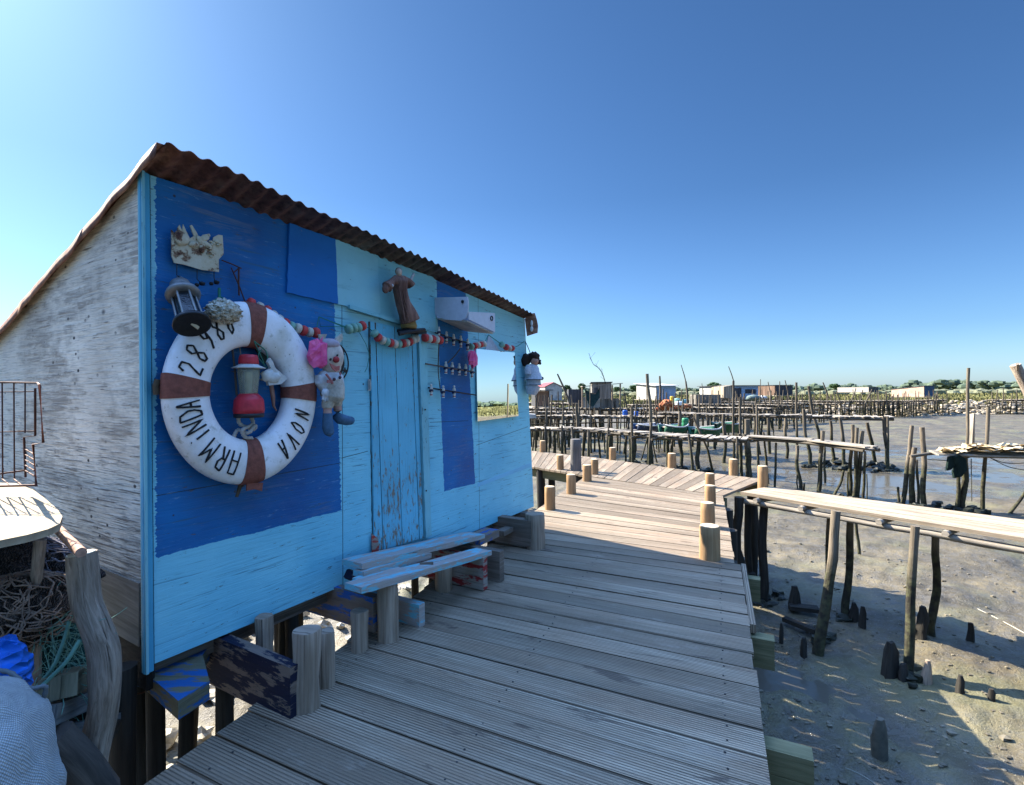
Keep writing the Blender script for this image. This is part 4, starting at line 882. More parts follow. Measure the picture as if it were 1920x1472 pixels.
# shelf and robed statue
sh = MB(); sh.box(W(771, 622, .06), D*.09, N*.06, Z*.01); sh.tube([W(748, 626, .1), W(770, 622, .125), W(795, 618, .11)], .014, 8, .3)
ob = sh.build('wall_shelf', plain('black_shelf', (.015, .015, .018), .6), loc=W(771, 622, .06)); tag(ob, 'small black shelf above the door carrying the robed statue', 'shelf')
st = thing('robed_statue', 'brown robed saint statue with outstretched arms above the door', 'statue', tuple(W(768, 610, .08)))
ps = lambda x, y, o=.10: W(560+x/3.68, 400+y/3.68, o); q_ = 3.3/F
M_robe = (lambda g: g.out(g.ramp(g.noise(g.map(g.pos, (30, 30, 6)), 1, 4), [(.3, (.09, .04, .028)), (.7, (.25, .13, .095))]), .8, g.bump(g.noise(g.map(g.pos, (60, 60, 6)), 1, 3), .9, .012)))(NG('brown_robe'))
mb = MB(); mb.tube([ps(695, 430), ps(697, 470), ps(705, 540), ps(722, 620), ps(748, 690), ps(765, 745)], [7*q_, 15*q_, 13*q_, 14*q_, 17*q_, 19*q_], 16, .15)
mb.tube([ps(680, 450), ps(640, 480), ps(608, 510)], [8*q_, 7*q_, 11*q_], 10); mb.blob(ps(600, 520), 7*q_, 5*q_, 9*q_, n=10, m=6)
mb.tube([ps(715, 455), ps(755, 470), ps(775, 500)], [8*q_, 7*q_, 10*q_], 10); mb.build('robe', M_robe, st, remesh=.006, smoothmod=2)
for k_ in range(7):
    x0 = 672+k_*9; mb = MB(); mb.tube([ps(690+k_*4, 500, .135), ps(705+k_*5, 600, .14), ps(722+k_*13, 740, .15)], [.002, .004, .004], 6)
    if k_ in (1, 3, 5): mb.build('robe_fold', M_robe, st)
mb = MB(); mb.blob(ps(692, 408, .11), 6*q_, 6*q_, 8*q_, n=12, m=10); mb.tube([ps(692, 418), ps(694, 436)], 3*q_, 8); mb.build('head', plain('statue_skin', (.46, .33, .25), .7), st, remesh=.003)
mb = MB(); mb.blob(ps(690, 402, .095), 6.6*q_, 6*q_, 7.5*q_, n=12, m=8); mb.build('hood', M_robe, st)
mb = MB(); mb.tube([ps(770, 470), ps(785, 435), ps(797, 415)], [3*q_, 2.4*q_, 1*q_], 7); mb.blob(ps(792, 425), 2.5*q_, 2*q_, 4*q_, n=8, m=6); mb.build('hand', plain('statue_hand', (.35, .32, .3), .7), st)
mb = MB(); mb.blob(ps(642, 500, .125), 4*q_, 3*q_, 3.5*q_, n=8, m=6); mb.build('hand', plain('statue_hand_b', (.35, .32, .3), .7), st)
mb = MB(); mb.lathe(ps(760, 795, .09), Z, [(0, .05), (.02, .055), (.05, .045), (.06, .03)], 14); mb.build('plinth', plain('ochre_plinth', (.25, .17, .06), .8), st)
# white basin on the wall
bs_ = thing('wall_basin', 'white plastic basin fixed sideways to the hut wall above the mirror', 'basin', tuple(L(1.9, 0, 1.9)))
t0, t1 = 1.886, 2.245; prof = [(0.003, 2.055), (.30, 2.03), (.306, 1.99), (.30, 1.93), (.275, 1.885), (.235, 1.862), (.10, 1.885), (.03, 1.92), (.003, 1.95)]
M_basin = plain('white_plastic', (.50, .51, .56), .4, var=.08, bs=.05)
def plate(ps_, nrm, mat, name):
    mb = MB(); mb.poly([L(*q) for q in ps_], nrm, .010); ob = mb.build(name, mat, bs_); m_ = ob.modifiers.new('bev', 'BEVEL'); m_.width = .003; m_.segments = 2
plate([(t0, .003, 2.055), (t0, .30, 2.03), (t0, .307, 1.99), (t0, .303, 1.92), (t0, .285, 1.88), (t0, .24, 1.866), (t0, .10, 1.885), (t0, .03, 1.915), (t0, .003, 1.94)], D, M_basin, 'side_panel')
plate([(t0+.011, .295, 1.872), (t1, .295, 1.815), (t1, .295, 1.962), (t0+.011, .295, 1.925)], N, M_basin, 'front_panel')
plate([(t0+.011, .003, 1.93), (t1, .003, 1.865), (t1, .03, 1.85), (t0+.011, .03, 1.905)], -Z, M_basin, 'bottom_panel')
plate([(t0+.011, .03, 1.905), (t1, .03, 1.85), (t1, .29, 1.812), (t0+.011, .29, 1.866)], -Z, plain('beige_plastic', (.40, .36, .30), .5, var=.3, sc=12), 'bottom_panel')  # underside in a darker beige than the other panels
plate([(t1, .003, 1.865), (t1, .295, 1.815), (t1, .295, 1.962), (t1, .003, 1.975)], D, M_basin, 'side_panel')
mb = MB(); mb.lathe(W(874, 564, .0)*0+L(t0-.003, .262, 2.0), -D, [(0, .012), (.004, .012)], 14); mb.build('drain_hole', M_black_iron, bs_)
mb = MB(); c = L(t1-.05, .308, 1.915); mb.tube([c+(D*sin(a_)+Z*cos(a_))*.016 for a_ in [i*pi/8 for i in range(17)]], .004, 6); mb.build('plug_ring', M_black_iron, bs_)
# bracket triangle under the basin
mb = MB(); mb.poly([W(907, 665, .004), W(936, 658, .004), W(916, 627, .004)], N, .004); ob = mb.build('paper_pennant', plain('grey_pennant', (.35, .42, .5)), loc=W(918, 650, .004)); tag(ob, 'small grey triangular pennant on the wall above the mirror', 'pennant')
# foosball rods with little players
M_pw = plain('player_white', (.55, .52, .46), .5); M_pn = plain('player_navy', (.02, .02, .06), .5); M_pr = plain('player_red', (.3, .04, .05), .5)
def rod(u0, v0, u1, v1, figs, label, dark=True):
    a = W(u0, v0, .04); b = W(u1, v1, .04); t = thing('football_table_rod', label, 'rod', tuple((a+b)/2), 'football table rods with little players')
    mb = MB(); mb.tube([a, a.lerp(b, .5), b], .0055, 8); mb.build('bar', M_black_iron if dark else plain('grey_rod', (.13, .10, .08), .6), t)
    for fu, fv, hp in figs:
        c = W(fu, fv, .045); s_ = c.y/F; hh = hp*s_
        mb = MB(); mb.blob(c+Z*hh*.42, hh*.085, hh*.085, hh*.10, n=8, m=6); mb.tube([c+Z*hh*.33, c+Z*hh*.2, c-Z*hh*.02], [hh*.10, hh*.14, hh*.10], 8); fg = mb.build('player', M_pw, t)
        mb = MB(); mb.tube([c+Z*hh*.12, c-Z*hh*.04], [hh*.155, hh*.13], 8); mb.tube([c-D*hh*.15, c+D*hh*.15], hh*.1, 6); mb.build('shirt', M_pn, fg)
        mb = MB(); mb.tube([c-Z*hh*.02, c-Z*hh*.3, c-Z*hh*.38], [hh*.11, hh*.09, hh*.12], 8); mb.build('legs', M_pw, fg)
        mb = MB(); mb.tube([c-Z*hh*.24, c-Z*hh*.31], [hh*.105, hh*.105], 8); mb.build('socks', M_pr, fg)
rod(816, 624, 882, 645, [(823, 624, 22), (837, 634, 25), (850.5, 639, 25), (864, 642, 25), (877, 648, 25)], 'top football table rod with players, just under the basin')
rod(798, 682, 890, 698, [(836, 691, 26), (848, 692, 26), (861, 694, 25), (873, 695, 25), (885, 699, 24)], 'middle football table rod with five players in a row', False)
rod(803, 727, 893, 741, [(808.5, 733, 26), (831, 736, 26), (851.5, 736, 26)], 'lowest football table rod with three players')
def chain(pts, label):
    P = rope(pts, 1, int(len(pts)*16)); mb = MB()
    for i in range(len(P)-1):
        d_ = (P[i+1]-P[i]); a_ = d_.normalized(); s_ = a_.cross(N if i % 2 else (N+a_*.01).cross(a_)).normalized() if False else (N if i % 2 else a_.cross(N).normalized())
        l_ = .007; w_ = .0045; c = P[i]; loop = [c+a_*l_*cos(x)+s_*w_*sin(x) for x in [k*pi/3 for k in range(7)]]; mb.tube(loop, .0016, 5, caps=False)
    ob = mb.build('chain', M_steel if False else plain('dull_chain', (.12, .11, .10), .5, .6), loc=pts[0]); return tag(ob, label, 'chain', 'rusty chains between the football table rods')
chain([W(823, 645, .05), W(822, 670, .05), W(822, 700, .05), W(826, 735, .05)], 'rusty chain hanging straight down past all the football table rods')
chain([W(862, 655, .05), W(852, 668, .05), W(840, 680, .05)], 'short slanting rusty chain between the top and middle football table rods')
# mirror
mq = [Wt(893, 790, .012), Wt(970, 780, .012), Wt(965, 661, .012), Wt(893, 654, .012)]
mn = (N+Z*.0215).normalized()
mb = MB(); mpts = [L(t, .014+(1.5-z)*0.0215, z) for t, z in mq]
mb.poly(mpts, mn, .004); g = NG('mirror_glass'); M_mir = g.out((.86, .90, .90), .0, None, 1.0)
ob = mb.build('mirror', M_mir, loc=L(mq[0][0], .012, mq[0][1])); tag(ob, 'frameless rectangular mirror on the hut wall reflecting sky and marsh', 'mirror')
# girl doll at the far corner
gd = thing('girl_doll', 'long haired doll in a tiered white dress hanging at the far corner of the hut', 'doll', tuple(W(1000, 700, .08)))
pg = lambda x, y, o=.10: (lambda p: p)(at(960+x/8.0, 640+y/8.0, 4.86)); u8 = 4.86/F/1.0; e = u8/8*8
mb = MB(); mb.blob(pg(330, 240), 10.5*u8, 10*u8, 10*u8, n=14, m=10, amp=.35, seed=1); mb.blob(pg(215, 230), 6*u8, 7*u8, 6*u8, n=10, m=8, amp=.4); mb.tube([pg(230, 240), pg(215, 300), pg(200, 375)], [9*u8, 10*u8, 4*u8], 10, .5); mb.blob(pg(400, 310), 5*u8, 5*u8, 5*u8, n=10, m=8, amp=.5, seed=5); mb.build('hair', plain('dark_brown_hair', (.025, .013, .010), .8, bs=1, sc=120), gd)
mb = MB(); mb.blob(pg(338, 300)-V((0, .015, 0)), 8*u8, 8*u8, 8*u8, n=12, m=10); mb.tube([pg(335, 330), pg(330, 360)], 3*u8, 8); mb.build('head', plain('doll_skin', (.42, .22, .16), .5), gd, remesh=.004)
M_dress = plain('white_doll_dress', (.44, .46, .50), .9, var=.2, bs=.8, sc=60)
mb = MB(); mb.tube([pg(320, 345), pg(315, 400), pg(320, 480), pg(325, 575)], [7*u8, 12*u8, 13*u8, 17.5*u8], 18, .12); mb.build('bodice', M_dress, gd)
mb = MB(); mb.tube([pg(330, 570), pg(330, 655)], [13*u8, 14.5*u8], 18, .15); mb.build('skirt_tier', M_dress, gd)
mb = MB(); mb.tube([pg(335, 650), pg(310, 720), pg(295, 800)], [13*u8, 13.5*u8, 9*u8], 18, .15); mb.build('skirt_tier', M_dress, gd)
for x, y, r in ((325, 575, 17.6), (330, 655, 14.8)): mb = MB(); mb.tube([pg(x, y-4), pg(x, y+6)], r*u8, 18); mb.build('hem_band', plain('dark_hem', (.05, .06, .08)), gd)
mb = MB(); mb.tube([pg(250, 370)-V((0, .05, 0)), pg(235, 430)-V((0, .06, 0)), pg(240, 500)-V((0, .06, 0))], [5*u8, 6.5*u8, 6*u8], 10); mb.tube([pg(395, 480), pg(430, 550)], [4*u8, 3*u8], 8); mb.build('sleeve', M_dress, gd)
mb = MB(); mb.blob(pg(455, 555), 2.6*u8, 2.6*u8, 3*u8, n=8, m=6); mb.build('hand', plain('dark_hand', (.05, .04, .04)), gd)
mb = MB(); mb.tube([W(985, 640, .03), pg(235, 80), pg(265, 150), pg(280, 200)], .004, 6); mb.tube([W(985, 640, .03), pg(205, 190)], .002, 5); mb.build('string', plain('dark_string', (.02, .05, .045)), gd)
# ------------------------------------------------------------------ clutter at the left of the hut
ct = thing('crooked_trunk_post', 'thick crooked weathered trunk used as a post at the left edge', 'post', tuple(at(160, 1400, 1.7)))
cl_ = [(152, 1038, 29), (157, 1085, 30), (163, 1130, 31), (180, 1175, 32), (196, 1225, 33), (198, 1280, 33), (192, 1335, 31), (180, 1390, 30), (170, 1450, 31), (168, 1560, 33), (172, 1800, 34)]
mb = MB(); pts = rope([at(u, v, 1.7) for u, v, r in cl_], 1, 60); rr = [cl_[min(int(i/60*10), 9)][2]*(1-(i/60*10) % 1)+cl_[min(int(i/60*10)+1, 10)][2]*((i/60*10) % 1) for i in range(61)]
mb.tube(pts, [r*1.7/F*.77 for r in rr], 28, .16); mb.build('trunk', M_crook, ct)
mb = MB(); mb.lathe(at(152, 1038, 1.7)+V((0, 0, .0)), (at(152, 1038, 1.7)-at(157, 1085, 1.7)), [(0, 22*1.7/F), (.003, 21*1.7/F)], 24); mb.build('cut_end', plain('pale_cut_end', (.55, .50, .38), .85, var=.3, bs=.5), ct)
mb = MB(); mb.tube([at(90, 1388, 1.55), at(140, 1440, 1.6), at(190, 1500, 1.7)], [.055, .065, .06], 16, .3); ob = mb.build('fallen_log', wood('dark_log', (.04, .035, .03), (.14, .12, .10), (4, 30)), loc=at(140, 1440, 1.6)); tag(ob, 'short dark knotty log at the foot of the crooked trunk', 'log')
# table top with rounded end
zt = .95
tbl = thing('table_board', 'sunlit pale rounded wooden table board against the side wall', 'table', tuple(G(40, 950, zt)))
ol = [(-160, 905), (-60, 904), (30, 906), (62, 918), (85, 935), (108, 955), (117, 968), (112, 982), (90, 992), (50, 1003), (0, 1013), (-80, 1028), (-160, 1045)]
mb = MB(); pts = [G(u, v, zt) for u, v in ol]; mb.poly(pts, Z, -.022, [(p.x, p.y*1.0) for p in pts])
mb.build('top', wood('pale_table_wood', (.22, .165, .10), (.46, .37, .25), (14, 14), bs=.4, crack=.4), tbl)
mb = MB(); mb.tube([at(75, 1012, 1.75), at(68, 1085, 1.75), at(66, 1300, 1.75)], .017, 10, .2); mb.build('leg', M_crook, tbl)
mb = MB(); mb.tube([at(-90, 1020, 1.6), at(-85, 1400, 1.6)], .02, 10, .2); mb.build('leg', M_crook, tbl)
mb = MB(); mb.tube([at(108, 992, 1.88), at(152, 1036, 1.60)], .0155, 12, .1); ob = mb.build('rusty_pipe', plain('pinkish_rust', (.33, .19, .13), .8, var=.4), loc=at(130, 1010, 1.7)); tag(ob, 'short rusty pipe reaching from the table board to the crooked trunk', 'pipe')
# wire basket
wb = thing('wire_basket', 'rusty wire basket standing on the sunlit table board', 'basket', tuple(at(30, 905, 1.9)))
def wires(name, lines, r, Y=1.95):
    mb = MB()
    for l_ in lines: mb.tube([at(u, v, Y if len(l) == 2 else l[2]) for l in l_ for u, v in [l[:2]]], r, 6)
    return mb.build(name, M_wire, wb)
Yb, Yf = 2.05, 1.75
wires('rim', [[(-60, 716, Yb), (70, 718, Yb), (74, 722, Yf), (81, 830, Yf), (62, 833, Yf), (68, 912, Yf)], [(66, 728, Yb), (66, 817, Yb), (45, 820, Yb), (48, 895, Yb)], [(-60, 913, Yf), (66, 910, Yf)], [(-60, 897, Yb), (46, 882, Yb)]], .004)
wires('mesh_wire', [[(x, 718, Yb), (x+1, 898, Yb)] for x in (-40, -17, 4, 26)]+[[(47, 718, Yb), (47, 812, Yb)]]+[[(-60, 736, Yb), (66, 734, Yb)], [(-60, 812, Yb), (66, 808, Yb)]]+[[(x, 898, Yb), (x+16, 911, Yf)] for x in (-40, -17, 4, 26)]+
      [[(47, 842+k*10, Yb), (64, 852+k*10, Yf)] for k in range(5)], .0025)
# nets, tarp, sack, timber
def heap(name, label, cat, cen, rx, ry, rz, mat, amp, seed, fr=3, n=60, m=40):
    mb = MB(); mb.blob(cen, rx, ry, rz, None, n, m, amp, fr, seed, smooth=n > 20); ob = mb.build(name, mat, loc=cen); WL[ob.name] = V(cen); return tag(ob, label, cat)
def netmat(name, a, b, sc=60):
    g = NG(name); p = g.pos; n = g.noise(p, 6, 6, .7); w_ = g.wave(g.map(p, (1, 1, 1)), sc*.6, 14, 4, 1.5); k = g.noise(p, sc*2, 3)
    return g.out(g.mix(g.math('MULTIPLY', w_, g.ramp(n, [(.3, .3), (.7, 1)])), a, b), .95, g.bump(g.math('ADD', w_, k), 1, .015), spec=.1)
M_netbr = netmat('brown_net', (.04, .032, .028), (.26, .21, .17)); M_netdk = netmat('dark_net', (.03, .028, .03), (.2, .17, .16)); M_netg = netmat('green_net', (.012, .05, .045), (.09, .22, .17), 90)
def strands(parent, c, rx, ry, rz, n, mat, r_, seed):
    rr_ = random.Random(seed); mb = MB(); c = V(c)
    for i in range(n):
        a = rr_.uniform(0, 2*pi); b = rr_.uniform(-1.2, 1.3); da = rr_.uniform(-.25, .25); db = rr_.uniform(-.25, .25); pts = []
        for k_ in range(9):
            q = 1.02+.12*noise.noise(V((a*2, b*2, seed))); pts.append(c+V((cos(a)*cos(b)*rx*q, sin(a)*cos(b)*ry*q, sin(b)*rz*q))); a += da+rr_.uniform(-.12, .12); b += db+rr_.uniform(-.12, .12)
        mb.tube(pts, r_*rr_.uniform(.6, 1.3), 5, caps=False)
    return mb.build('strands', mat, parent)
M_st1 = plain('net_twine_brown', (.22, .16, .12), .9, var=.5); M_st2 = plain('net_twine_grey', (.14, .13, .15), .9, var=.6)
hn = heap('fishing_net', 'brown bundled fishing net below the table board', 'fishing net', at(22, 1150, 1.75), .17, .16, .12, M_netbr, .3, 2); strands(hn, at(22, 1150, 1.75), .18, .17, .13, 170, M_st1, .0028, 1)
hn = heap('fishing_net', 'dark tangled net hanging just under the table board', 'fishing net', at(50, 1085, 1.95), .22, .13, .14, M_netdk, .3, 4); strands(hn, at(50, 1085, 1.95), .23, .15, .15, 170, M_st2, .0032, 2)
heap('fishing_net', 'dark grey net heaped at the very left edge under the table', 'fishing net', at(-60, 1060, 1.8), .2, .15, .13, M_netdk, .3, 9)
heap('fishing_net', 'green fishing net heaped beside the crooked trunk', 'fishing net', at(110, 1235, 1.9), .15, .12, .11, M_netg, .3, 6)
mb = MB(); r3 = random.Random(3)
for i in range(90):
    a = at(r3.uniform(55, 150), r3.uniform(1165, 1300), r3.uniform(1.68, 1.78)); pts = [a]
    d_ = V((r3.uniform(-.2, 1), r3.uniform(-.2, .2), r3.uniform(-.6, .9))).normalized()
    for k_ in range(6): d_ = (d_+V((r3.uniform(-.5, .5), 0, r3.uniform(-.6, .4)))).normalized(); a = a+d_*.028; pts.append(a)
    mb.tube(pts, .0011, 4, caps=False)
mb.tube(rope([at(130, 1165, 1.7), at(120, 1200, 1.68), at(100, 1250, 1.66), at(70, 1285, 1.64)], 1, 20), .006, 6)
mb.tube(rope([at(150, 1200, 1.66), at(125, 1240, 1.64), at(95, 1270, 1.62), at(75, 1290, 1.6)], 1, 20), .007, 6)
ob = mb.build('net_strands', plain('green_strand', (.12, .27, .21), .8), loc=at(110, 1235, 1.7)); tag(ob, 'loose pale green net strands and lines over the green net', 'net')
ob = heap('blue_tarp', 'crumpled bright blue tarp at the left edge', 'tarp', at(2, 1262, 1.5), .075, .07, .09, (lambda g: g.out((.012, .14, .60), .45, g.bump(g.voro(g.map(g.pos, (1, 1, 2)), 16), 1, .05)))(NG('blue_tarp')), .45, 3, 1.7, 16, 11)
mb = MB(); mb.tube(rope([at(-20, 1255, 1.38), at(20, 1262, 1.38), at(55, 1290, 1.38), at(85, 1288, 1.4), at(75, 1320, 1.4), at(55, 1312, 1.4), at(45, 1330, 1.42), at(70, 1345, 1.45)], 1, 70), [.006+.001*sin(i*1.9) for i in range(71)], 7); ob = mb.build('grey_rope', plain('grey_rope', (.10, .12, .13), .9), loc=at(40, 1290, 1.38)); tag(ob, 'grey rope looping over the blue tarp', 'rope')
g = NG('woven_sack'); p_ = g.pos; su_ = g.sep(g.uv); wv = g.math('MULTIPLY_ADD', g.math('MULTIPLY', g.math('SINE', g.math('MULTIPLY', su_[0], 900)), g.math('SINE', g.math('MULTIPLY', su_[1], 1200))), .3, g.math('MULTIPLY', g.noise(p_, 60, 3), .6)); n_ = g.noise(p_, 5, 4); M_sack = g.out(g.mix(g.ramp(wv, [(.2, 0), (.6, 1)]), (.26, .29, .30), (.44, .47, .46)), .95, g.bump(wv, .8, .006))
heap('woven_sack', 'bulging grey woven sack in the bottom left corner', 'sack', at(-84, 1545, 1.25), .19, .22, .335, M_sack, .12, 1, 1.8)
M_timber = wood('green_timber', (.09, .09, .055), (.26, .25, .17), (3, 40))
mb = MB(); mb.bar(at(108, 1290, 1.62), at(175, 1245, 2.1), .10, .07); ob = mb.build('timber_block', M_timber, loc=at(125, 1290, 1.6)); tag(ob, 'squared greenish timber end sticking out beside the crooked trunk', 'timber')
mb = MB(); mb.bar(at(60, 1350, 1.55), at(210, 1290, 2.2), .12, .06); mb.bar(at(70, 1385, 1.6), at(200, 1350, 2.0), .10, .04); ob = mb.build('timber_boards', wood('grey_boards', (.06, .07, .07), (.22, .23, .22)), loc=at(100, 1340, 1.7)); tag(ob, 'grey boards lying under the green net', 'boards')
mb = MB(); mb.bar(at(20, 1040, 2.2), at(130, 1090, 2.2), .06, .04); ob = mb.build('dark_batten', M_beam_bare, loc=at(70, 1060, 2.2)); tag(ob, 'dark slanting batten behind the nets', 'batten')
mb = MB(); mb.tube([at(10, 1330, 1.9), at(60, 1350, 1.85), at(215, 1370, 1.9)], [.05, .05, .04], 10, .4); ob = mb.build('dark_driftwood', M_black, loc=at(100, 1350, 1.9)); tag(ob, 'black driftwood beam low behind the crooked trunk', 'driftwood')
mb = MB(); mb.tube([at(205, 1310, 2.0), at(262, 1300, 2.2), at(292, 1292, 2.3)], .004, 6); ob = mb.build('wire_tie', M_wire, loc=at(250, 1305, 2.1)); tag(ob, 'thin wire tied between the trunk and the hut slab', 'wire')
mb = MB()
for u, v, Y in ((235, 1400, 2.0), (262, 1420, 2.4), (140, 1440, 2.2), (60, 1440, 2.1)):
    p = at(u, v, Y); 
for i, (u, v, Y, lx) in enumerate(((232, 1250, 2.05, -.02), (250, 1260, 2.5, .05), (150, 1300, 2.6, 0))):
    p = at(u, v, Y); mb = MB(); mb.tube([p, p+V((lx, 0, -.8)), V((p.x+lx*2, p.y, -1.6))], [.045, .05, .055], 9, .3, off=i); ob = mb.build('black_pile', M_black, loc=(p.x, p.y, -1.5))
    tag(ob, ['thin black pile right beside the crooked trunk', 'black pile behind the hut corner slab', 'black pile hidden behind the nets'][i], 'pile', 'black piles left of the hut')
# stones on the lit mud under the hut
mb = MB(); r4 = random.Random(8)
for i in range(420):
    x = r4.uniform(-4.6, -.4); y = r4.uniform(2.2, 7.0); z = mud_h(x, y); s_ = r4.uniform(.02, .11); mb.blob((x, y, z+s_*.25), s_, s_*r4.uniform(.6, 1), s_*r4.uniform(.4, .8), n=7, m=5, amp=.5, fr=1.5, seed=i, smooth=False)
ob = mb.build('rubble', plain('pale_rubble', (.40, .36, .28), .9, var=.4, bs=.8, sc=20)); ob['kind'] = 'stuff'; tag(ob, 'pale broken stones and shells on the mud under the hut', 'rubble')
# ---- PART2

# ------------------------------------------------------------------ plank bridge on the right
MUDZ = -1.46
def polepts(ub, vb, ut, vt, w, zb=MUDZ, seed=0, Y=None, ext=.25):
    b = G(ub, vb, zb) if Y is None else at(ub, vb, Y)
    t_ = at(ut, vt, b.y); r = w/2*b.y/F/sqrt(1+(b.x/b.y)**2); n = 7; pts = []; rad = []
    d = (t_-b); b2 = b-d.normalized()*ext
    for i in range(n+1):
        f = i/n; p = b2.lerp(t_, f); k = r*1.1*sin(pi*f)
        p = p+V((noise.noise(V((f*2.2, seed, 1)))*k*1.6, noise.noise(V((f*2, seed, 5)))*k, 0)); pts.append(p); rad.append(r*(1.0-.15*f+.08*noise.noise(V((f*5, seed, 8)))))
    return pts, rad, b
def mkpole(ub, vb, ut, vt, w, parent=None, label=None, mat=None, group=None, zb=MUDZ, Y=None, cat='pole', n=10, name='pole'):
    seed = ub*.137+vb*.071; pts, rad, b = polepts(ub, vb, ut, vt, w, zb, seed, Y); mb = MB(); mb.tube(pts, rad, n, .22, off=seed % 9)
    if parent: return mb.build(name, mat or M_pole, parent)
    ob = mb.build(name, mat or M_pole, loc=b); return tag(ob, label, cat, group)
br = thing('plank_bridge', 'long narrow bridge of pale planks on rough poles leading off to the right', 'footbridge', (4.5, 5.5, 0))
n0, n1_, f0, f1 = G(1388, 922, -.01), G(1920, 1008.7, -.01), G(1441, 912, -.01), G(1920, 974.5, -.01)
dn_ = (n1_-n0).normalized(); df_ = (f1-f0).normalized(); n1_ = n0+dn_*8.0; f1 = f0+df_*8.0
for i in range(4):
    a, b = n0.lerp(f0, i/4), n0.lerp(f0, (i+1)/4); c, d_ = n1_.lerp(f1, (i+1)/4), n1_.lerp(f1, i/4); dd = (b-a).normalized()*.006
    mb = MB(); nn = 16; k0 = rnd.uniform(-.05, .05)
    for j in range(nn):
        q0 = j/nn; q1 = (j+1)/nn; w0 = V((0, 0, .006*noise.noise(V((q0*9, i, 1))))); w1 = V((0, 0, .006*noise.noise(V((q1*9, i, 1)))))
        p = [a.lerp(d_, q0)+dd+w0, a.lerp(d_, q1)+dd+w1, b.lerp(c, q1)-dd+w1, b.lerp(c, q0)-dd+w0]; L_ = (d_-a).length
        off = i*5.3+j*0; t_ = V((0, 0, -.04)); vs = [x+t_ for x in p]+p; wv = (p[3]-p[0]).length; u0 = q0*L_+i*7; u1 = q1*L_+i*7
        mb.add(vs, [(4, 5, 6, 7), (3, 2, 1, 0), (0, 1, 5, 4), (2, 3, 7, 6)], [[(u0, off), (u1, off), (u1, off+wv), (u0, off+wv)]]*2+[[(u0, off), (u1, off), (u1, off+.04), (u0, off+.04)]]*2)
    mb.add([a+dd, b-dd, b-dd+V((0, 0, -.04)), a+dd+V((0, 0, -.04))], [(0, 1, 2, 3)], [[(0, 0), (.1, 0), (.1, .04), (0, .04)]])
    mb.build('plank', M_plank, br)
for j, q in enumerate((.03, .10, .2, .27, .36, .44, .6, .8)):
    a = n0.lerp(n1_, q)-(f0-n0).normalized()*.06+V((0, 0, -.075)); b = f0.lerp(f1, q)+(f0-n0).normalized()*.12+V((0, 0, -.07)); mb = MB(); mb.tube([a, a.lerp(b, .5)+V((0, 0, -.01)), b], [.032, .036, .03], 9, .3, off=j); mb.build('cross_log', M_oldplank, br)
for k_, zz_ in ((.06, -.125), (.85, -.13)):
    mb = MB(); P_ = [n0.lerp(n1_, q).lerp(f0.lerp(f1, q), k_)+V((0, 0, zz_+.02*noise.noise(V((q*14, k_, 2))))) for q in [i/20 for i in range(21)]]; mb.tube(P_, [.036+.008*noise.noise(V((i, k_, 7))) for i in range(21)], 9, .3); mb.build('stringer_log', M_oldplank, br)
for q in [(1393, 1125, 1386, 932, 20), (1430, 1130, 1433, 947, 19), (1535, 1222, 1568, 958, 22), (1588, 1162, 1594, 972, 16), (1552, 1158, 1556, 968, 15), (1703, 1264, 1716, 986, 21), (1750, 1200, 1754, 1006, 18), (1613, 1045, 1604, 972, 7), (1405, 1118, 1402, 945, 15), (1960, 1320, 1955, 1020, 22), (1990, 1260, 1990, 1030, 20)]:
    mkpole(*q, parent=br, n=14, mat=M_black if q[0] in (1393, 1430, 1405) else None)
# poles and stumps standing in the mud
gp_ = 'grey poles standing in the mud'
for i, (q, lb) in enumerate([((1692, 945, 1710, 798, 10), 'tall grey pole leaning right, left one of the pair beyond the plank bridge'), ((1734, 951, 1729, 801, 12), 'tall upright grey pole, right one of the pair beyond the plank bridge'),
    ((1711, 947, 1715, 839, 12), 'shorter blackened pole between the two tall poles beyond the bridge'), ((1722, 948, 1719, 862, 6), 'thin dark pole wedged in the group beyond the bridge'), ((1684, 945, 1684, 913, 6), 'low thin stub left of the tall pole pair'),
    ((1600, 934, 1607, 802, 9), 'knobbly pole, middle of the tied cluster beyond the bridge'), ((1607, 934, 1617, 808, 9), 'right pole of the tied cluster beyond the bridge'), ((1594, 932, 1599, 796, 8), 'left pole of the tied cluster beyond the bridge'),
    ((1619, 936, 1622, 846, 6), 'dark shorter pole at the right of the tied cluster'), ((1626, 938, 1625, 889, 3), 'thin black stake right of the tied cluster'), ((1564, 930, 1582, 882, 6), 'short slanting board stuck in the mud left of the cluster'),
    ((1588, 932, 1590, 885, 4), 'low dark stub left of the tied cluster'), ((1893, 962, 1935, 905, 8), 'leaning black pole at the right edge of the photo'), ((1843, 960, 1853, 763, 9), 'tall pole in front of the straw covered platform'),
    ((1495, 920, 1495, 884, 3), 'short thin stake before the narrow jetty'), ((1508, 921, 1508, 906, 4), 'tiny stub before the narrow jetty'), ((1223, 868, 1213, 701, 6.5), 'tall bent pole rising through the plank jetty'),
    ((1202, 862, 1219, 803, 3), 'thin slanting stick left leg of an A shape by the plank jetty'), ((1232, 866, 1219, 803, 3), 'thin slanting stick right leg of an A shape by the plank jetty'), ((1406, 892, 1401, 786, 12), 'broad dark plank-like pole beside the cross boardwalk tip'),
    ((1423, 890, 1419, 760, 5), 'slim pole just right of the broad dark one')]):
    mkpole(*q, label=lb, group=None, n=12)
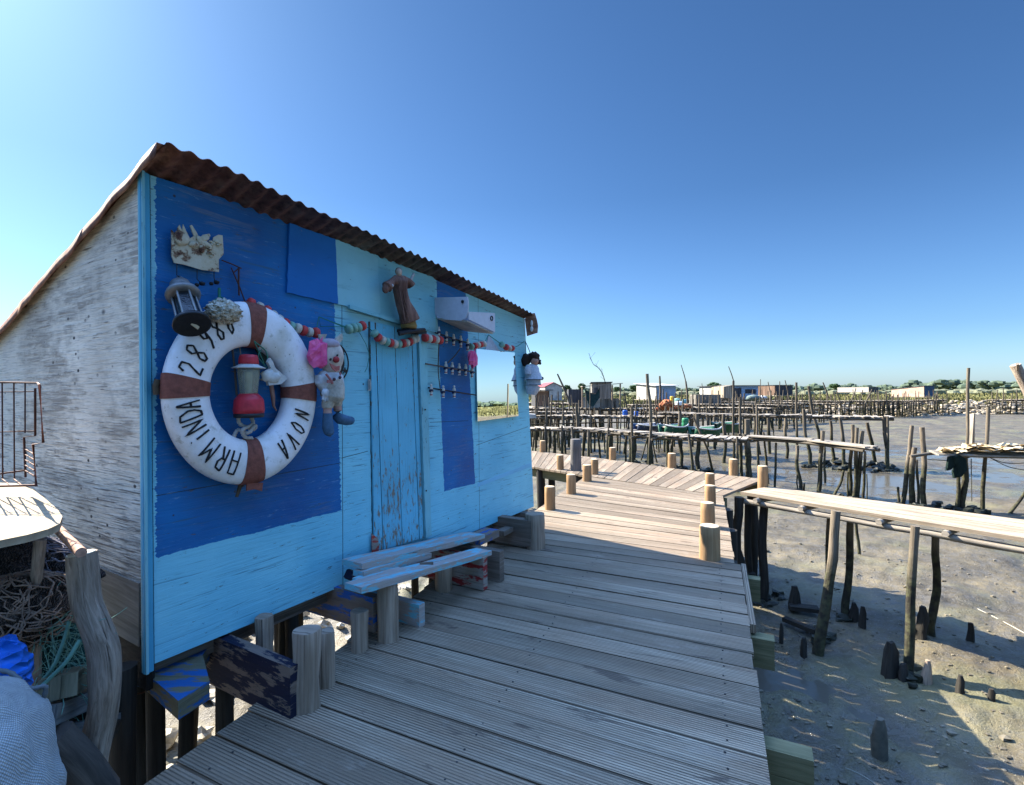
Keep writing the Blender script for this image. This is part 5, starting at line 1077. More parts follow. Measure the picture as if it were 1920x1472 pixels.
# top right near pole
mb = MB(); P_ = [at(1904, 684, 5.0), at(1925, 730, 5.0), at(1960, 800, 4.9), at(2080, 1250, 4.6)]; mb.tube(P_, [.043, .046, .05, .06], 16, .25); mb.tube([at(1908, 694, 4.96), at(1908, 682, 4.9)], .012, 7); ob = mb.build('leaning_log', M_crook, loc=at(1960, 800, 4.9)); tag(ob, 'thick log end poking in at the right edge against the sky', 'log')
def stump(u, v, vt, w, lb, mat=None, rough=.6):
    b = G(u, v, MUDZ); h = (v-vt)*b.y/F; r = w/2*b.y/F; mb = MB(); mb.tube([b-Z*.1, b+Z*h*.3, b+V((r*.2, 0, h*.7)), b+V((r*.1, 0, h))], [r*.95, r*.85, r*.7, r*.42], 12, rough+.2, off=u); ob = mb.build('mud_stump', mat or M_black, loc=b); tag(ob, lb, 'stump', None)
M_mudstump = plain('muddy_stump', (.07, .066, .05), .8, var=.4, bs=.9, sc=15)
for a_ in [(1617, 1178, 1137, 12, 'thin black stump between the leaning poles of the bridge'), (1819, 1214, 1168, 15, 'black stump standing alone right of the bridge poles'), (1670, 1262, 1204, 26, 'knobbly black stump left of the near bridge pole'),
           (1800, 1302, 1266, 15, 'forked crusty stump beside a small pool'), (1859, 1316, 1292, 15, 'low pointed stump in the shallow pool'), (1507, 1224, 1196, 13, 'black pointed stump by the pool next to the leaning bridge pole'),
           (1465, 1198, 1168, 7, 'thin black spike in the pool nearest the boardwalk'), (1489, 1145, 1099, 20, 'black lump of old post under the bridge'), (1410, 1124, 1075, 26, 'black rotten stump against the boardwalk pile'), (1729, 1205, 1137, 22, 'muddy black stump beside the near bridge pole'),
           (1600, 1166, 1130, 18, 'small muddy stump in the shade under the bridge'), (1692, 1270, 1244, 22, 'low muddy mound at the foot of a bridge pole')]: stump(*a_)
stump(1739, 1280, 1238, 17, 'pale weathered stump catching the sun', M_post, .3)
stump(1650, 1405, 1348, 30, 'cone of mud crusted wood in the boardwalk shadow', M_mudstump)
mb = MB(); mb.bar(G(1470, 1160, -1.42), G(1530, 1184, -1.42), .08, .05); ob = mb.build('sunken_plank', M_black, loc=G(1500, 1172, -1.42)); tag(ob, 'black plank lying in the pool by the boardwalk', 'plank')
mb = MB(); mb.bar(G(1480, 1137, -1.38), G(1535, 1143, -1.38), .14, .05); ob = mb.build('sunken_plank', M_black, loc=G(1500, 1142, -1.38)); tag(ob, 'broad black board under the plank bridge', 'plank')
mb = MB(); mb.tube(rope([G(1758, 1100, -1.40), G(1820, 1135, -1.40), G(1880, 1165, -1.40), G(1990, 1225, -1.40)], 1, 30), .006, 5); ob = mb.build('mooring_rope', plain('pale_mud_rope', (.34, .31, .24), .9), loc=G(1850, 1150, -1.42)); tag(ob, 'thin pale rope lying across the mud at the right', 'rope')
mb = MB(); mb.tube(rope([G(1585, 1440, -1.42), G(1612, 1452, -1.42), G(1640, 1470, -1.42), G(1660, 1490, -1.42)], 1, 20), .005, 5); ob = mb.build('buried_line', plain('buried_line_c', (.2, .19, .15), .9), loc=G(1612, 1452, -1.43)); tag(ob, 'thin line in the shaded mud near the bottom edge', 'rope')
# small stones and debris scattered over the mud
mb = MB(); r5 = random.Random(4)
for i in range(2600):
    a = r5.uniform(radians(2), radians(58)); r = 2.2*(14/2.2)**(r5.random()**.8); x = r*sin(a)+.8; y = r*cos(a); 
    if noise.noise(V((x*.7, y*.7, 3))) < -.12: continue
    s_ = r5.uniform(.006, .022)*(1.8 if r5.random() < .08 else 1); mb.blob((x, y, mud_h(x, y)+s_*.2), s_*r5.uniform(.8, 1.6), s_, s_*.5, n=5, m=3, amp=.4, fr=2, seed=i, smooth=False)
ob = mb.build('mud_debris', plain('mud_debris_mat', (.11, .095, .065), .7, var=.8, sc=3)); ob['kind'] = 'stuff'; tag(ob, 'small stones and shell bits scattered over the mud', 'debris')

# ------------------------------------------------------------------ jetties
def jetty(name, label, pts, width, seed, spacing=1.6, tall=.25, lengthwise=False, mat=M_oldplank, polew=.04, zmud=-1.55, maxp=96, side_beam=True, rail=0, bw=.17, extra=0):
    r = random.Random(seed); t = thing(name, label, 'jetty', pts[0]); pts = [V(p) for p in pts]
    ls = [(pts[i+1]-pts[i]).length for i in range(len(pts)-1)]; T = sum(ls)
    def P(s_):
        s_ = max(0, min(T-1e-4, s_)); k = 0
        while s_ > ls[k]: s_ -= ls[k]; k += 1
        d = (pts[k+1]-pts[k]).normalized(); return pts[k]+d*s_, d
    mb = MB()
    if lengthwise:
        s_ = 0
        while s_ < T:
            l = min(r.uniform(1.5, 2.8), T-s_)
            for k in range(3):
                a, d = P(s_); b, _ = P(s_+l); n_ = V((d.y, -d.x, 0)); o = (k-1)*width/3+r.uniform(-.02, .02); zz_ = Z*r.uniform(-.01, .02); mb.bar(a+n_*o+zz_, b+n_*o+zz_+Z*r.uniform(-.03, .03), width/3.2, .035)
            s_ += l
    else:
        s_ = 0
        while s_ < T:
            b_ = bw*r.uniform(.7, 1.25); 
            if r.random() > .05:
                c, d = P(s_+b_/2); n_ = V((d.y, -d.x, 0)); n_ = (n_+d*r.uniform(-.14, .14)).normalized(); h = width/2*r.uniform(.88, 1.12); c = c+n_*r.uniform(-.05, .05)+Z*r.uniform(-.012, .02)
                mb.bar(c-n_*h+Z*r.uniform(-.02, .02), c+n_*h+Z*r.uniform(-.02, .02), b_*.92, .03)
            s_ += b_+r.uniform(.0, .03)
    mb.build('decking', mat, t)
    if side_beam:
        for sd_ in (-.4, .4):
            mb = MB(); n = max(3, int(T/1.2)); mb.tube([P(T*i/n)[0]+V((P(T*i/n)[1].y, -P(T*i/n)[1].x, 0))*width*sd_+Z*(-.075+.02*r.uniform(-1, 1)) for i in range(n+1)], [.045*r.uniform(.8, 1.2) for _ in range(n+1)], 7, .2); mb.build('side_beam', M_polefar, t)
    for k in range(rail):
        mb = MB(); n = max(3, int(T/2)); hh = -.35-.4*k; mb.tube([P(T*i/n)[0]+V((P(T*i/n)[1].y, -P(T*i/n)[1].x, 0))*width*-.55+Z*(hh+.08*r.uniform(-1, 1)) for i in range(n+1)], .035, 6); mb.build('rail', M_polefar, t)
    c_ = 0; s_ = .2
    while s_ < T and c_ < maxp:
        for sd_ in (-.55, .55):
            c, d = P(s_+r.uniform(-.2, .2)); n_ = V((d.y, -d.x, 0)); b = c+n_*width*sd_*r.uniform(.9, 1.3); top = (r.uniform(.35, 1.1) if r.random() < tall else r.uniform(-.02, .12)); ln_ = r.gauss(0, .06)
            if r.random() < .12: ln_ *= 3
            zt_ = c.z+top; hgt = zt_-zmud; w_ = polew*r.uniform(.7, 1.25)
            mb = MB(); k_ = ln_*hgt; mb.tube([V((b.x-k_*.5, b.y, zmud-.2)), V((b.x-k_*.1+r.uniform(-.03, .03), b.y, (zt_+zmud)/2)), V((b.x+k_*.5, b.y, zt_))], [w_*1.15, w_, w_*.85], 7, .2, off=r.random()*9); mb.build('pole', M_polefar, t); c_ += 1
        if r.random() < .5:
            mb = MB(); a, d = P(s_); n_ = V((d.y, -d.x, 0)); mb.tube([a-n_*width*.7+Z*(-.14), a+n_*width*.7+Z*(-.13)], .04, 7, .2); mb.build('cross_log', M_polefar, t)
        s_ += spacing*r.uniform(.7, 1.3)
    return t
def gz(u, v, z): return G(u, v, z)
j2 = jetty('plank_jetty', 'plank jetty on many thin poles crossing behind the cross boardwalk', [gz(960, 803, -.05), gz(1060, 802, -.05), gz(1145, 806, -.05), gz(1200, 811, -.05), gz(1300, 818.5, -.05), gz(1400, 822, -.05)], .85, 3, 1.0, .12, polew=.042)
for q in [(1081, 855, 1081, 756, 6.5), (1145, 857, 1145, 805, 8), (1182, 866, 1182, 817, 7), (1190, 866, 1189, 817, 7), (1252, 873, 1252, 781, 7), (1276, 876, 1275, 771, 7), (1311, 880, 1307, 776, 9), (1357, 866, 1357, 776, 7), (1376, 868, 1375, 714, 5), (1390, 867, 1387, 744, 5), (1024, 852, 1025, 766, 5), (1040, 850, 1040, 800, 6), (1055, 852, 1056, 775, 5)]:
    mkpole(*q, parent=j2, mat=M_polefar)
j2b = jetty('plank_jetty', 'narrow end of the plank jetty pointing right, with loose lengthwise boards', [gz(1404, 817, -.03), gz(1480, 821, -.03), gz(1552, 828, -.05), gz(1634, 840, -.08)], .55, 8, 50, 0, lengthwise=True)
for q in [(1453, 912, 1455, 830, 5), (1500, 921, 1495, 835, 8), (1535, 925, 1543, 808, 9.5), (1474, 857, 1473, 783, 7), (1547, 900, 1546, 835, 5)]:
    mkpole(*q, parent=j2b, mat=M_pole)
j3 = jetty('raised_jetty', 'raised dark jetty on long legs ending in the open mud at the right', [at(1672, 781, 18), at(1560, 780, 18.8), at(1440, 778, 20), at(1330, 776, 22), at(1240, 773, 24)], .8, 12, 60, 0)
for q in [(1518, 873, 1507, 767, 8), (1564, 867, 1557, 789, 7), (1584, 876, 1575, 783, 8), (1642, 870, 1626, 792, 8), (1665, 878, 1657, 783, 8), (1495, 860, 1493, 717, 5.5), (1537, 835, 1516, 724, 6.5), (1443, 850, 1440, 770, 7), (1425, 850, 1412, 758, 5), (1340, 842, 1341, 770, 6), (1381, 846, 1388, 752, 5), (1297, 838, 1296, 766, 6), (1257, 833, 1258, 764, 6)]:
    mkpole(*q, parent=j3, mat=M_polefar)
# jumble of jetties in the middle distance
jetty('old_jetty', 'long old jetty at mid distance behind the plank jetty', [at(980, 780, 23), at(1100, 779, 23.5), at(1230, 781, 24), at(1330, 778, 26)], .8, 21, .5, .4, rail=1)
jetty('old_jetty', 'old jetty with pale sunlit boards in front of the wooden cabin', [at(980, 766, 29), at(1090, 765, 29), at(1200, 766, 30), at(1300, 764, 31), at(1440, 765, 31)], 1.0, 22, .5, .4, rail=1)
jetty('old_jetty', 'crooked jetty running past the grey board bin', [at(1180, 759, 34), at(1290, 758, 35), at(1400, 758, 36), at(1480, 760, 37)], .8, 23, .45, .5, rail=1)
jetty('old_jetty', 'far crooked jetty bristling with poles, left of the brown hut', [at(1330, 752, 42), at(1440, 755, 40), at(1560, 757, 42)], 1.0, 24, .5, .5, rail=2)
jetty('old_jetty', 'far crooked jetty bristling with poles, before the tall yellow grass', [at(1440, 751, 46), at(1560, 752, 46), at(1650, 751, 48), at(1700, 751.5, 50)], 1.0, 25, .42, .5, rail=2, maxp=98)
jetty('old_jetty', 'low far jetty with a thin top rail right of the small pale hut', [at(1610, 752, 50), at(1700, 751, 51), at(1768, 749, 52)], .8, 26, .35, .5, rail=1)
jetty('old_jetty', 'far jetty at the extreme right in front of the rubble bank', [at(1855, 750, 52), at(1925, 749, 52), at(2000, 749, 52)], .8, 27, .5, .4, rail=1)
jetty('old_jetty', 'dark jetty under the brown shed next to the girl doll', [at(985, 755, 33), at(1060, 756, 33), at(1100, 757, 34)], 1.2, 28, .45, .4)
jetty('old_jetty', 'jetty at mid distance whose planks end by the red roofed hut', [at(985, 772, 26), at(1085, 773, 25)], .7, 30, .45, .45, rail=1)
jetty('old_jetty', 'far jetty below the large shed with slatted side', [at(1270, 751, 48), at(1380, 750, 47), at(1470, 752, 44)], .9, 31, .45, .5, rail=1)
# long sticks standing above everything
tl = 'thin masts above the far jetties'
for q, Y, lb in [((1070, 760, 1045, 701, 4), 24, 'slanting thin mast left of the dark board screen'), ((1237, 760, 1237, 705, 4.5), 30, 'upright mast in front of the pale blue hut'), ((1289, 757, 1286, 715, 4), 31, 'short dark mast under the slanting rod right of the pale blue hut'),
                 ((1287, 720, 1277, 684, 1.8), 31, 'thin slanting rod on top of the mast right of the pale blue hut'), ((1376, 716, 1366, 687, 1.8), 20, 'thin slanting rod on the mast in front of the large shed'), ((1213, 790, 1212, 708, 2.5), 24, 'thin upright stick beside the tall bent pole'),
                 ((1447, 755, 1440, 716, 2), 38, 'thin slanting stick left of the brown hut'), ((1461, 755, 1462, 715, 2), 38, 'upright stick in front of the brown hut'), ((1480, 750, 1472, 713, 2), 38, 'slanting stick right before the brown hut'), ((1425, 752, 1426, 711, 1.6), 34, 'hair thin rod above the large shed'),
                 ((1554, 747, 1543, 717, 2.6), 46, 'dark slanting stick above the far grass'), ((1596, 752, 1605, 728, 2.2), 46, 'pale stick leaning right, in the far pole rows'), ((1622, 757, 1635, 730, 2.6), 46, 'pale forked stick leaning right near the small pale hut'),
                 ((1881, 755, 1881, 727, 1.8), 50, 'thin pale stick at the far right bank'), ((1319, 752, 1316, 719, 1.6), 40, 'thin rod by the umbrella pine'), ((1106, 770, 1106, 722, 1.8), 27, 'thin post of the lean-to, left one')]:
    b = at(q[0], q[1], Y); t_ = at(q[2], q[3], Y); r = q[4]/2*Y/F; mb = MB(); mb.tube([b, b.lerp(t_, .5)+V((r*.6, 0, 0)), t_], [r*1.1, r, r*.7], 7, .15); ob = mb.build('mast', M_polefar, loc=b); tag(ob, lb, 'mast')
mb = MB(); P_ = rope([at(1104, 662, 30), at(1112, 682, 30), at(1122, 690, 30), at(1130, 702, 30), at(1136, 722, 30)], 1, 16); mb.tube(P_, [.012+.001*i for i in range(17)], 5)
for i in range(2, 15): mb.tube([P_[i], P_[i]+V((random.Random(i).uniform(-.3, .3), 0, random.Random(i+50).uniform(.1, .35)))], .006, 4)
ob = mb.build('bare_branch', M_black, loc=at(1136, 722, 30)); tag(ob, 'thin bare branch sticking up from the wooden cabin roof', 'branch')
# drying platform with straw
dp = thing('straw_platform', 'low pole platform covered with pale dry straw at the right edge', 'platform', G(1800, 960, MUDZ))
Yp = 11.4
mb = MB()
for i in range(5): mb.bar(at(1745+i*3, 846+i*1.6, Yp-.1*i), at(2060, 852+i*2.0, Yp-.1*i), .09, .03)
mb.build('decking', M_oldplank, dp)
mb = MB(); mb.tube([at(1707, 856, Yp), at(1740, 851, Yp), at(1765, 849, Yp), at(1840, 850, Yp)], .035, 8, .3); mb.build('side_pole', M_pole, dp)
mb = MB(); mb.tube([at(1815, 855, Yp-.3), at(1925, 858, Yp-.3)], .03, 8); mb.build('side_pole', M_pole, dp)
mb = MB(); r6 = random.Random(6)
for i in range(900):
    u = r6.uniform(1768, 1990); hgt = 9*sin(min(1, (u-1765)/40)*pi/2); p = at(u, 846-r6.random()**1.4*hgt*(1+.4*sin(u*.09)), Yp-r6.uniform(-.2, .35)); d_ = V((r6.uniform(-1, 1), r6.uniform(-.5, .5), r6.uniform(-.25, .3)))*.13; n_ = V((0, r6.uniform(-.3, .3), .012)); mb.add([p-d_, p+d_, p+d_+n_*.8, p-d_+n_*.8], [(0, 1, 2, 3)], [[(0, 0)]*4])
mb.build('straw', plain('dry_straw', (.42, .33, .20), .9, var=.5, sc=8), dp, recalc=False)
mkpole(1803, 960, 1810, 840, 15, parent=dp, n=14); mkpole(1796, 960, 1797, 870, 9, parent=dp)
mkpole(1806, 958, 1816, 690, 7.5, label='tall knotty pole rising behind the straw covered platform', n=14)
mb = MB(); mb.bar(at(1817, 850, 11.7), at(1822, 776, 11.7), .02, .13, V((0, 1, 0))); mb.bar(at(1824, 850, 11.7), at(1825, 775, 11.7), .02, .07, V((0, 1, 0))); ob = mb.build('upright_board', M_oldplank, loc=at(1820, 850, 11.7)); tag(ob, 'upright grey board beside the tall knotty pole', 'board')
mb = MB(); pp = [at(x, y, 11.0) for x, y in [(1776, 856), (1795, 852), (1808, 860), (1810, 880), (1800, 893), (1786, 896), (1784, 884), (1790, 870), (1780, 880), (1772, 882)]]; mb.poly(pp, V((0, -1, 0)), .05); mb.tube([at(1790, 855, 10.95), at(1800, 880, 10.95), at(1795, 892, 10.95)], [.06, .05, .02], 8, .6)
ob = mb.build('hanging_net', netmat('dark_green_net', (.008, .02, .018), (.04, .07, .06)), loc=at(1790, 856, 11)); tag(ob, 'dark green net hanging in a loop from the straw platform', 'fishing net')
mb = MB()
for a in ([(1738, 861), (1790, 864), (1820, 857)], [(1850, 856), (1885, 868), (1925, 868)], [(1850, 855), (1890, 875), (1925, 882)], [(1821, 860), (1822, 940)]): mb.tube(rope([at(x, y, 11.1) for x, y in a], 1, 10), .009, 5)
ob = mb.build('slack_rope', plain('dark_slack_rope', (.05, .05, .04), .9), loc=at(1800, 862, 11.1)); tag(ob, 'slack dark rope strung under the straw platform', 'rope')

# ------------------------------------------------------------------ shacks, boats and gear in the distance
M_bw = plain('faded_white_board', (.33, .33, .31), .8, var=.35, sc=3); M_bb = plain('faded_blue_board', (.20, .30, .42), .8, var=.2, sc=2); M_redroof = plain('red_roof', (.22, .03, .04), .7, var=.2)
def slat(name, a, b, sc=9):
    g = NG(name); p = g.map(g.pos, (sc, sc*.3, .4)); n = g.noise(p, 1, 4); z = g.noise(g.pos, 1.3, 4); return g.out(g.mix(g.ramp(n, [(.35, 0), (.65, 1)]), a, b), .85, g.bump(n, .6, .03))
M_sl = slat('grey_slats', (.07, .065, .055), (.22, .20, .17)); M_sld = slat('dark_slats', (.02, .022, .025), (.06, .065, .075)); M_slb = slat('brown_slats', (.07, .04, .025), (.20, .13, .09)); M_slt = slat('tan_slats', (.16, .13, .09), (.34, .29, .22))
def shack(label, u0, u1, vt, vb, Y, depth, front, side, roofm, rot=0, gable=False, mono=.0, door=None, win=None, over=.12, stilts=True, cat='hut', zground=-1.3):
    a = at(u0, vb, Y); b = at(u1, vb, Y); h = (vb-vt)*Y/F; w_ = b.x-a.x; t = thing('shack', label, cat, a)
    X_ = V((cos(rot), sin(rot), 0)); Y_ = V((-sin(rot), cos(rot), 0))
    if rot > 0: o = a
    else: o = b - X_*w_
    hz = h*.78 if gable else h
    P = lambda x, y, z: o+X_*x+Y_*y+Z*z
    mb = MB(); mb.poly([P(0, 0, 0), P(w_, 0, 0), P(w_, 0, hz), P(0, 0, hz)] if not gable else [P(0, 0, 0), P(w_, 0, 0), P(w_, 0, hz), P(w_/2, 0, h), P(0, 0, hz)], -Y_, .05); mb.build('wall', front, t)
    hb = hz-mono
    for x, nn in ((0, -X_), (w_, X_)): mb = MB(); mb.poly([P(x, 0, 0), P(x, depth, 0), P(x, depth, hb), P(x, 0, hz)], nn, .05); mb.build('wall', side, t)
    mb = MB(); mb.poly([P(0, depth, 0), P(w_, depth, 0), P(w_, depth, hb), P(0, depth, hb)], Y_, .05); mb.build('wall', side, t)
    mb = MB(); ov = over
    if gable:
        for s0_, s1_ in ((0, .5), (1, .5)):
            x0 = w_*s0_+(-ov if s0_ == 0 else ov); mb.poly([P(x0, -ov, hz-ov*.4), P(w_/2, -ov, h+.02), P(w_/2, depth+ov, h+.02), P(x0, depth+ov, hz-ov*.4)], Z, .05)
    else: mb.poly([P(-ov, -ov, hz+.02), P(w_+ov, -ov, hz+.02), P(w_+ov, depth+ov, hb+.02), P(-ov, depth+ov, hb+.02)], Z, .05)
    mb.build('roof', roofm, t)
    if door: x0, x1, hh = door; mb = MB(); mb.poly([P(x0*w_, -.055, 0.02), P(x1*w_, -.055, .02), P(x1*w_, -.055, hh*h), P(x0*w_, -.055, hh*h)], -Y_, .02); mb.build('door', M_sld, t)
    if win: x0, x1, z0_, z1_ = win; mb = MB(); mb.poly([P(x0*w_, -.055, z0_*h), P(x1*w_, -.055, z0_*h), P(x1*w_, -.055, z1_*h), P(x0*w_, -.055, z1_*h)], -Y_, .02); mb.build('window', M_sld, t)
    mb = MB(); mb.poly([P(-.3, -.5, -.02), P(w_+.3, -.5, -.02), P(w_+.3, depth+.2, -.02), P(-.3, depth+.2, -.02)], -Z, .06); mb.build('platform', M_oldplank, t)
    if stilts:
        n = max(2, int(w_/.9)); 
        for i in range(n+1):
            for yy in (-.35, depth*.5, depth): p = P(w_*i/n, yy, 0); mb = MB(); mb.tube([V((p.x, p.y, zground-.2)), V((p.x+.04, p.y, p.z-.05))], .06, 7, .2, off=i); mb.build('stilt', M_polefar, t)
    return t, P, w_, h
shack('white hut with a red gabled roof beyond the girl doll', 1023, 1054, 718, 750, 52, 4, M_bw, M_bw, M_redroof, .18, True, zground=-1.3)
shack('low dark brown hut with flat roof just right of the girl doll', 1005, 1029, 733, 762, 30, 1.6, M_slb, M_sld, M_sld, .1, over=.25)
mb = MB(); c0 = at(1066, 760, 33); mb.poly([at(1066, 760, 33), at(1092, 761, 33), at(1092, 730, 33), at(1066, 730, 33)], V((0, 1, 0)), .9); ob = mb.build('board_screen', M_sld, loc=c0); tag(ob, 'square black board cabin left of the wooden cabin with the net', 'cabin')
tt_, Pc, wc, hc = shack('grey wooden cabin with a flat corrugated roof and a lean-to frame', 1112, 1145, 718, 762, 31, 2.4, M_sl, M_sl, M_sld, -.12, mono=.05, door=(.08, .3, .8), over=.12)
lt = thing('lean_to', 'open pole lean-to with sloping roof pole and low board walls, right before the wooden cabin', 'lean-to', at(1128, 765, 29))
for u, v0, v1 in ((1092, 766, 724), (1163, 780, 719), (1148, 765, 722)): mb = MB(); mb.tube([at(u, v0, 29), at(u, v1, 29)], .045, 8, .2); mb.build('pole', M_post, lt)
mb = MB(); mb.bar(at(1090, 725, 28.9), at(1165, 719, 28.9), .8, .04); mb.build('roof_board', M_oldplank, lt)
mb = MB(); mb.poly([at(1092, 765, 29), at(1125, 766, 29), at(1125, 747, 29), at(1092, 744, 29)], V((0, 1, 0)), .04); mb.build('low_wall', M_bw, lt)
mb = MB(); mb.poly([at(1125, 766, 29.05), at(1161, 765, 29.05), at(1161, 747, 29.05), at(1125, 748, 29.05)], V((0, 1, 0)), .04); mb.build('low_wall', M_sl, lt)
mb = MB(); mb.tube([at(1093, 737, 29), at(1125, 738, 29)], .03, 6); mb.build('rail', M_post, lt)
mb = MB(); mb.poly([at(1096, 729, 28.8), at(1108, 738, 28.8), at(1116, 740, 28.8), at(1124, 727, 28.8), at(1124, 745, 28.7), at(1112, 763, 28.7), at(1104, 760, 28.7), at(1098, 745, 28.7)], V((0, -1, 0)), .08); ob = mb.build('draped_net', netmat('teal_net', (.01, .03, .03), (.06, .10, .09), 12), loc=at(1108, 740, 28.8)); tag(ob, 'dark teal net draped over the lean-to rail', 'fishing net')
shack('small pale blue hut with a white roof on the far grass edge', 1231, 1271, 724, 749, 50, 4, M_bb, M_bw, plain('white_roof', (.42, .42, .40), .7), .25, mono=-.3, over=.25)
shack('large far shed with a white front corner and tan slatted side', 1372, 1428, 724, 749, 46, 5, M_bb, M_bw, M_sld, .22, door=(.05, .35, .85), win=(.5, .9, .45, .75), over=.2)
mb = MB(); mb.poly([at(1357, 746, 46), at(1373, 748, 45.8), at(1373, 722, 45.8), at(1357, 725, 46)], V((0, 1, 0)), 3.2); ob = mb.build('slatted_shed', M_slt, loc=at(1357, 746, 46)); tag(ob, 'tan slatted wooden shed joined to the left of the large far shed', 'shed')
mb = MB(); c = at(1328, 752, 36); mb.poly([at(1305, 762, 36), at(1352, 762, 36), at(1351, 740, 36), at(1306, 740, 36)], V((0, 1, 0)), 1.4); ob = mb.build('board_bin', M_sl, loc=c); tag(ob, 'low grey board shelter beside the orange gear pile', 'shelter')
shack('small brown plank hut with dark side beside the tall mast', 1454, 1492, 723, 741, 55, 4, M_sld, M_slb, M_sld, .25, over=.1, zground=-.6)
shack('tiny pale hut far away in the marsh grass', 1629, 1662, 726, 735, 85, 5, M_sld, plain('tiny_hut_grey', (.42, .38, .34), .8), M_sld, .5, over=.05, stilts=False)
shack('far hut with dark blue front and pinkish sunlit side', 1733, 1765, 724, 744, 58, 3.4, M_slb if False else plain('dark_blue_hut', (.03, .07, .13), .8, var=.5, sc=2), plain('pinkish_wall', (.48, .33, .25), .85, var=.25, sc=2), M_sld, .42, mono=.35, over=.1, zground=-.6)
# gear
def drum(u, v, w_, h_, Y, mat, label, grp=None):
    b = at(u, v, Y); r = w_/2*Y/F; h = h_*Y/F; mb = MB(); mb.lathe(b, Z, [(0, r*.9), (h*.1, r), (h*.45, r*1.03), (h*.5, r*.97), (h*.55, r*1.03), (h*.92, r), (h, r*.85)], 16); ob = mb.build('drum', mat, loc=b); tag(ob, label, 'drum', grp)
drum(1260, 752, 7, 9, 30, plain('yellow_tub', (.75, .42, .04), .5), 'yellow plastic tub on top of the orange gear pile'); M_tub = plain('mint_tub', (.30, .52, .42), .5)
drum(1269, 755, 11, 8, 29.5, M_tub, 'mint green tub beside the yellow one'); drum(1273, 760, 14, 7, 29, plain('white_tub', (.7, .72, .72), .5), 'white tub in front of the mint green one'); drum(1283, 756, 8, 7, 30, plain('teal_tub', (.2, .4, .4), .5), 'pale teal tub right of the white tub')
M_blu = plain('blue_barrel', (.01, .07, .30), .4); drum(1172, 781, 9, 12, 24, M_blu, 'blue barrel on the jetty under the lean-to, left one'); drum(1193, 782, 8, 11, 24, M_blu, 'blue barrel on the jetty right of the lean-to, right one')
mb = MB(); r7 = random.Random(7)
for i in range(120): q7 = r7.random(); p = at(1250+r7.gauss(0, 4+q7*4), 752+q7*16, 29+r7.uniform(-.3, .3)); mb.blob(p, r7.uniform(.05, .12), None, None, n=7, m=5, amp=.5, seed=i)
for i in range(20): p = at(r7.uniform(1268, 1296), r7.uniform(761, 764), 29); mb.blob(p, r7.uniform(.06, .12), None, None, n=7, m=5, amp=.5, seed=i)
ob = mb.build('net_pile', plain('orange_net', (.34, .12, .05), .9, var=.6, sc=8)); ob['kind'] = 'stuff'; tag(ob, 'heap of orange nets and ropes on the mid distance jetty', 'net pile')
def boat(u0, u1, vw, Y, h, mat, label, tilt=0, yaw=0.15):
    a = at(u0, vw, Y); b = at(u1, vw, Y); Lb = b.x-a.x; t = thing('boat', label, 'boat', (a+b)/2); X_ = V((cos(yaw), sin(yaw), 0)); Y_ = V((-sin(yaw), cos(yaw), 0)); vs = []; n = 14; m = 8
    for i in range(n+1):
        f = i/n; bw_ = .62*(sin(pi*(.12+.80*f))**.7); ht = h*(1+.15*(2*f-1)**2)
        for j in range(m+1):
            g_ = j/m*2-1; x = a.lerp(b, 0)+X_*Lb*f; y = Y_*bw_*g_; z = -h*.0+ht*abs(g_)**1.6; vs.append(x+y+Z*(z-h*.9))
    fs = [(i*(m+1)+j, i*(m+1)+j+1, (i+1)*(m+1)+j+1, (i+1)*(m+1)+j) for i in range(n) for j in range(m)]; mb = MB(); mb.add(vs, fs, [[(0, 0)]*4]*len(fs), True); ob = mb.build('hull', mat, t, recalc=False); q = ob.modifiers.new('t', 'SOLIDIFY'); q.thickness = .04
    for f in (.3, .6): c = a+X_*Lb*f+Z*(h*.05); mb = MB(); mb.box(c, Y_*.5, X_*.1, Z*.02); mb.build('bench', M_oldplank, t)
    for sg in (0, m): mb = MB(); mb.tube([vs[i*(m+1)+sg]+Z*.02 for i in range(n+1)], .03, 6); mb.build('gunwale', M_bw, t)
boat(1240, 1288, 803, 18.5, .5, plain('green_hull', (.015, .085, .045), .6), 'green hulled boat lying under the jetty at the left')
boat(1296, 1350, 807, 18, .42, plain('green_hull_b', (.015, .085, .045), .6), 'green and white boat lying half hidden behind the plank jetty')
boat(1190, 1236, 800, 20, .4, plain('navy_hull', (.015, .03, .07), .5), 'dark blue boat between the mid distance jetties')
boat(1340, 1385, 797, 22, .4, plain('green_hull_c', (.015, .085, .045), .6), 'dark green boat behind the tall mast')
drum(1285, 800, 12, 16, 18.6, plain('green_tank', (.02, .17, .08), .45), 'tall green tank standing in the boats by the jetty')
mb = MB(); mb.blob(at(1413, 746, 38), .55, .4, .22, n=16, m=10, amp=.3); ob = mb.build('covered_boat', plain('grey_tarp', (.10, .14, .13), .8), loc=at(1413, 746, 38)); tag(ob, 'low grey green tarpaulin mound near the large far shed', 'tarpaulin')
mb = MB(); mb.blob(at(1430, 746, 38), .35, .3, .16, n=12, m=8, amp=.4); ob = mb.build('white_sack', M_bw, loc=at(1430, 746, 38)); tag(ob, 'white sack beside the grey tarpaulin mound', 'sack')
mb = MB(); mb.poly([at(990, 776, 22), at(1004, 777, 22), at(1006, 784, 22), at(990, 785, 22)], V((0, 1, 0)), .5); ob = mb.build('white_box', M_bw, loc=at(998, 780, 22)); tag(ob, 'white box on the jetty below the girl doll', 'box')

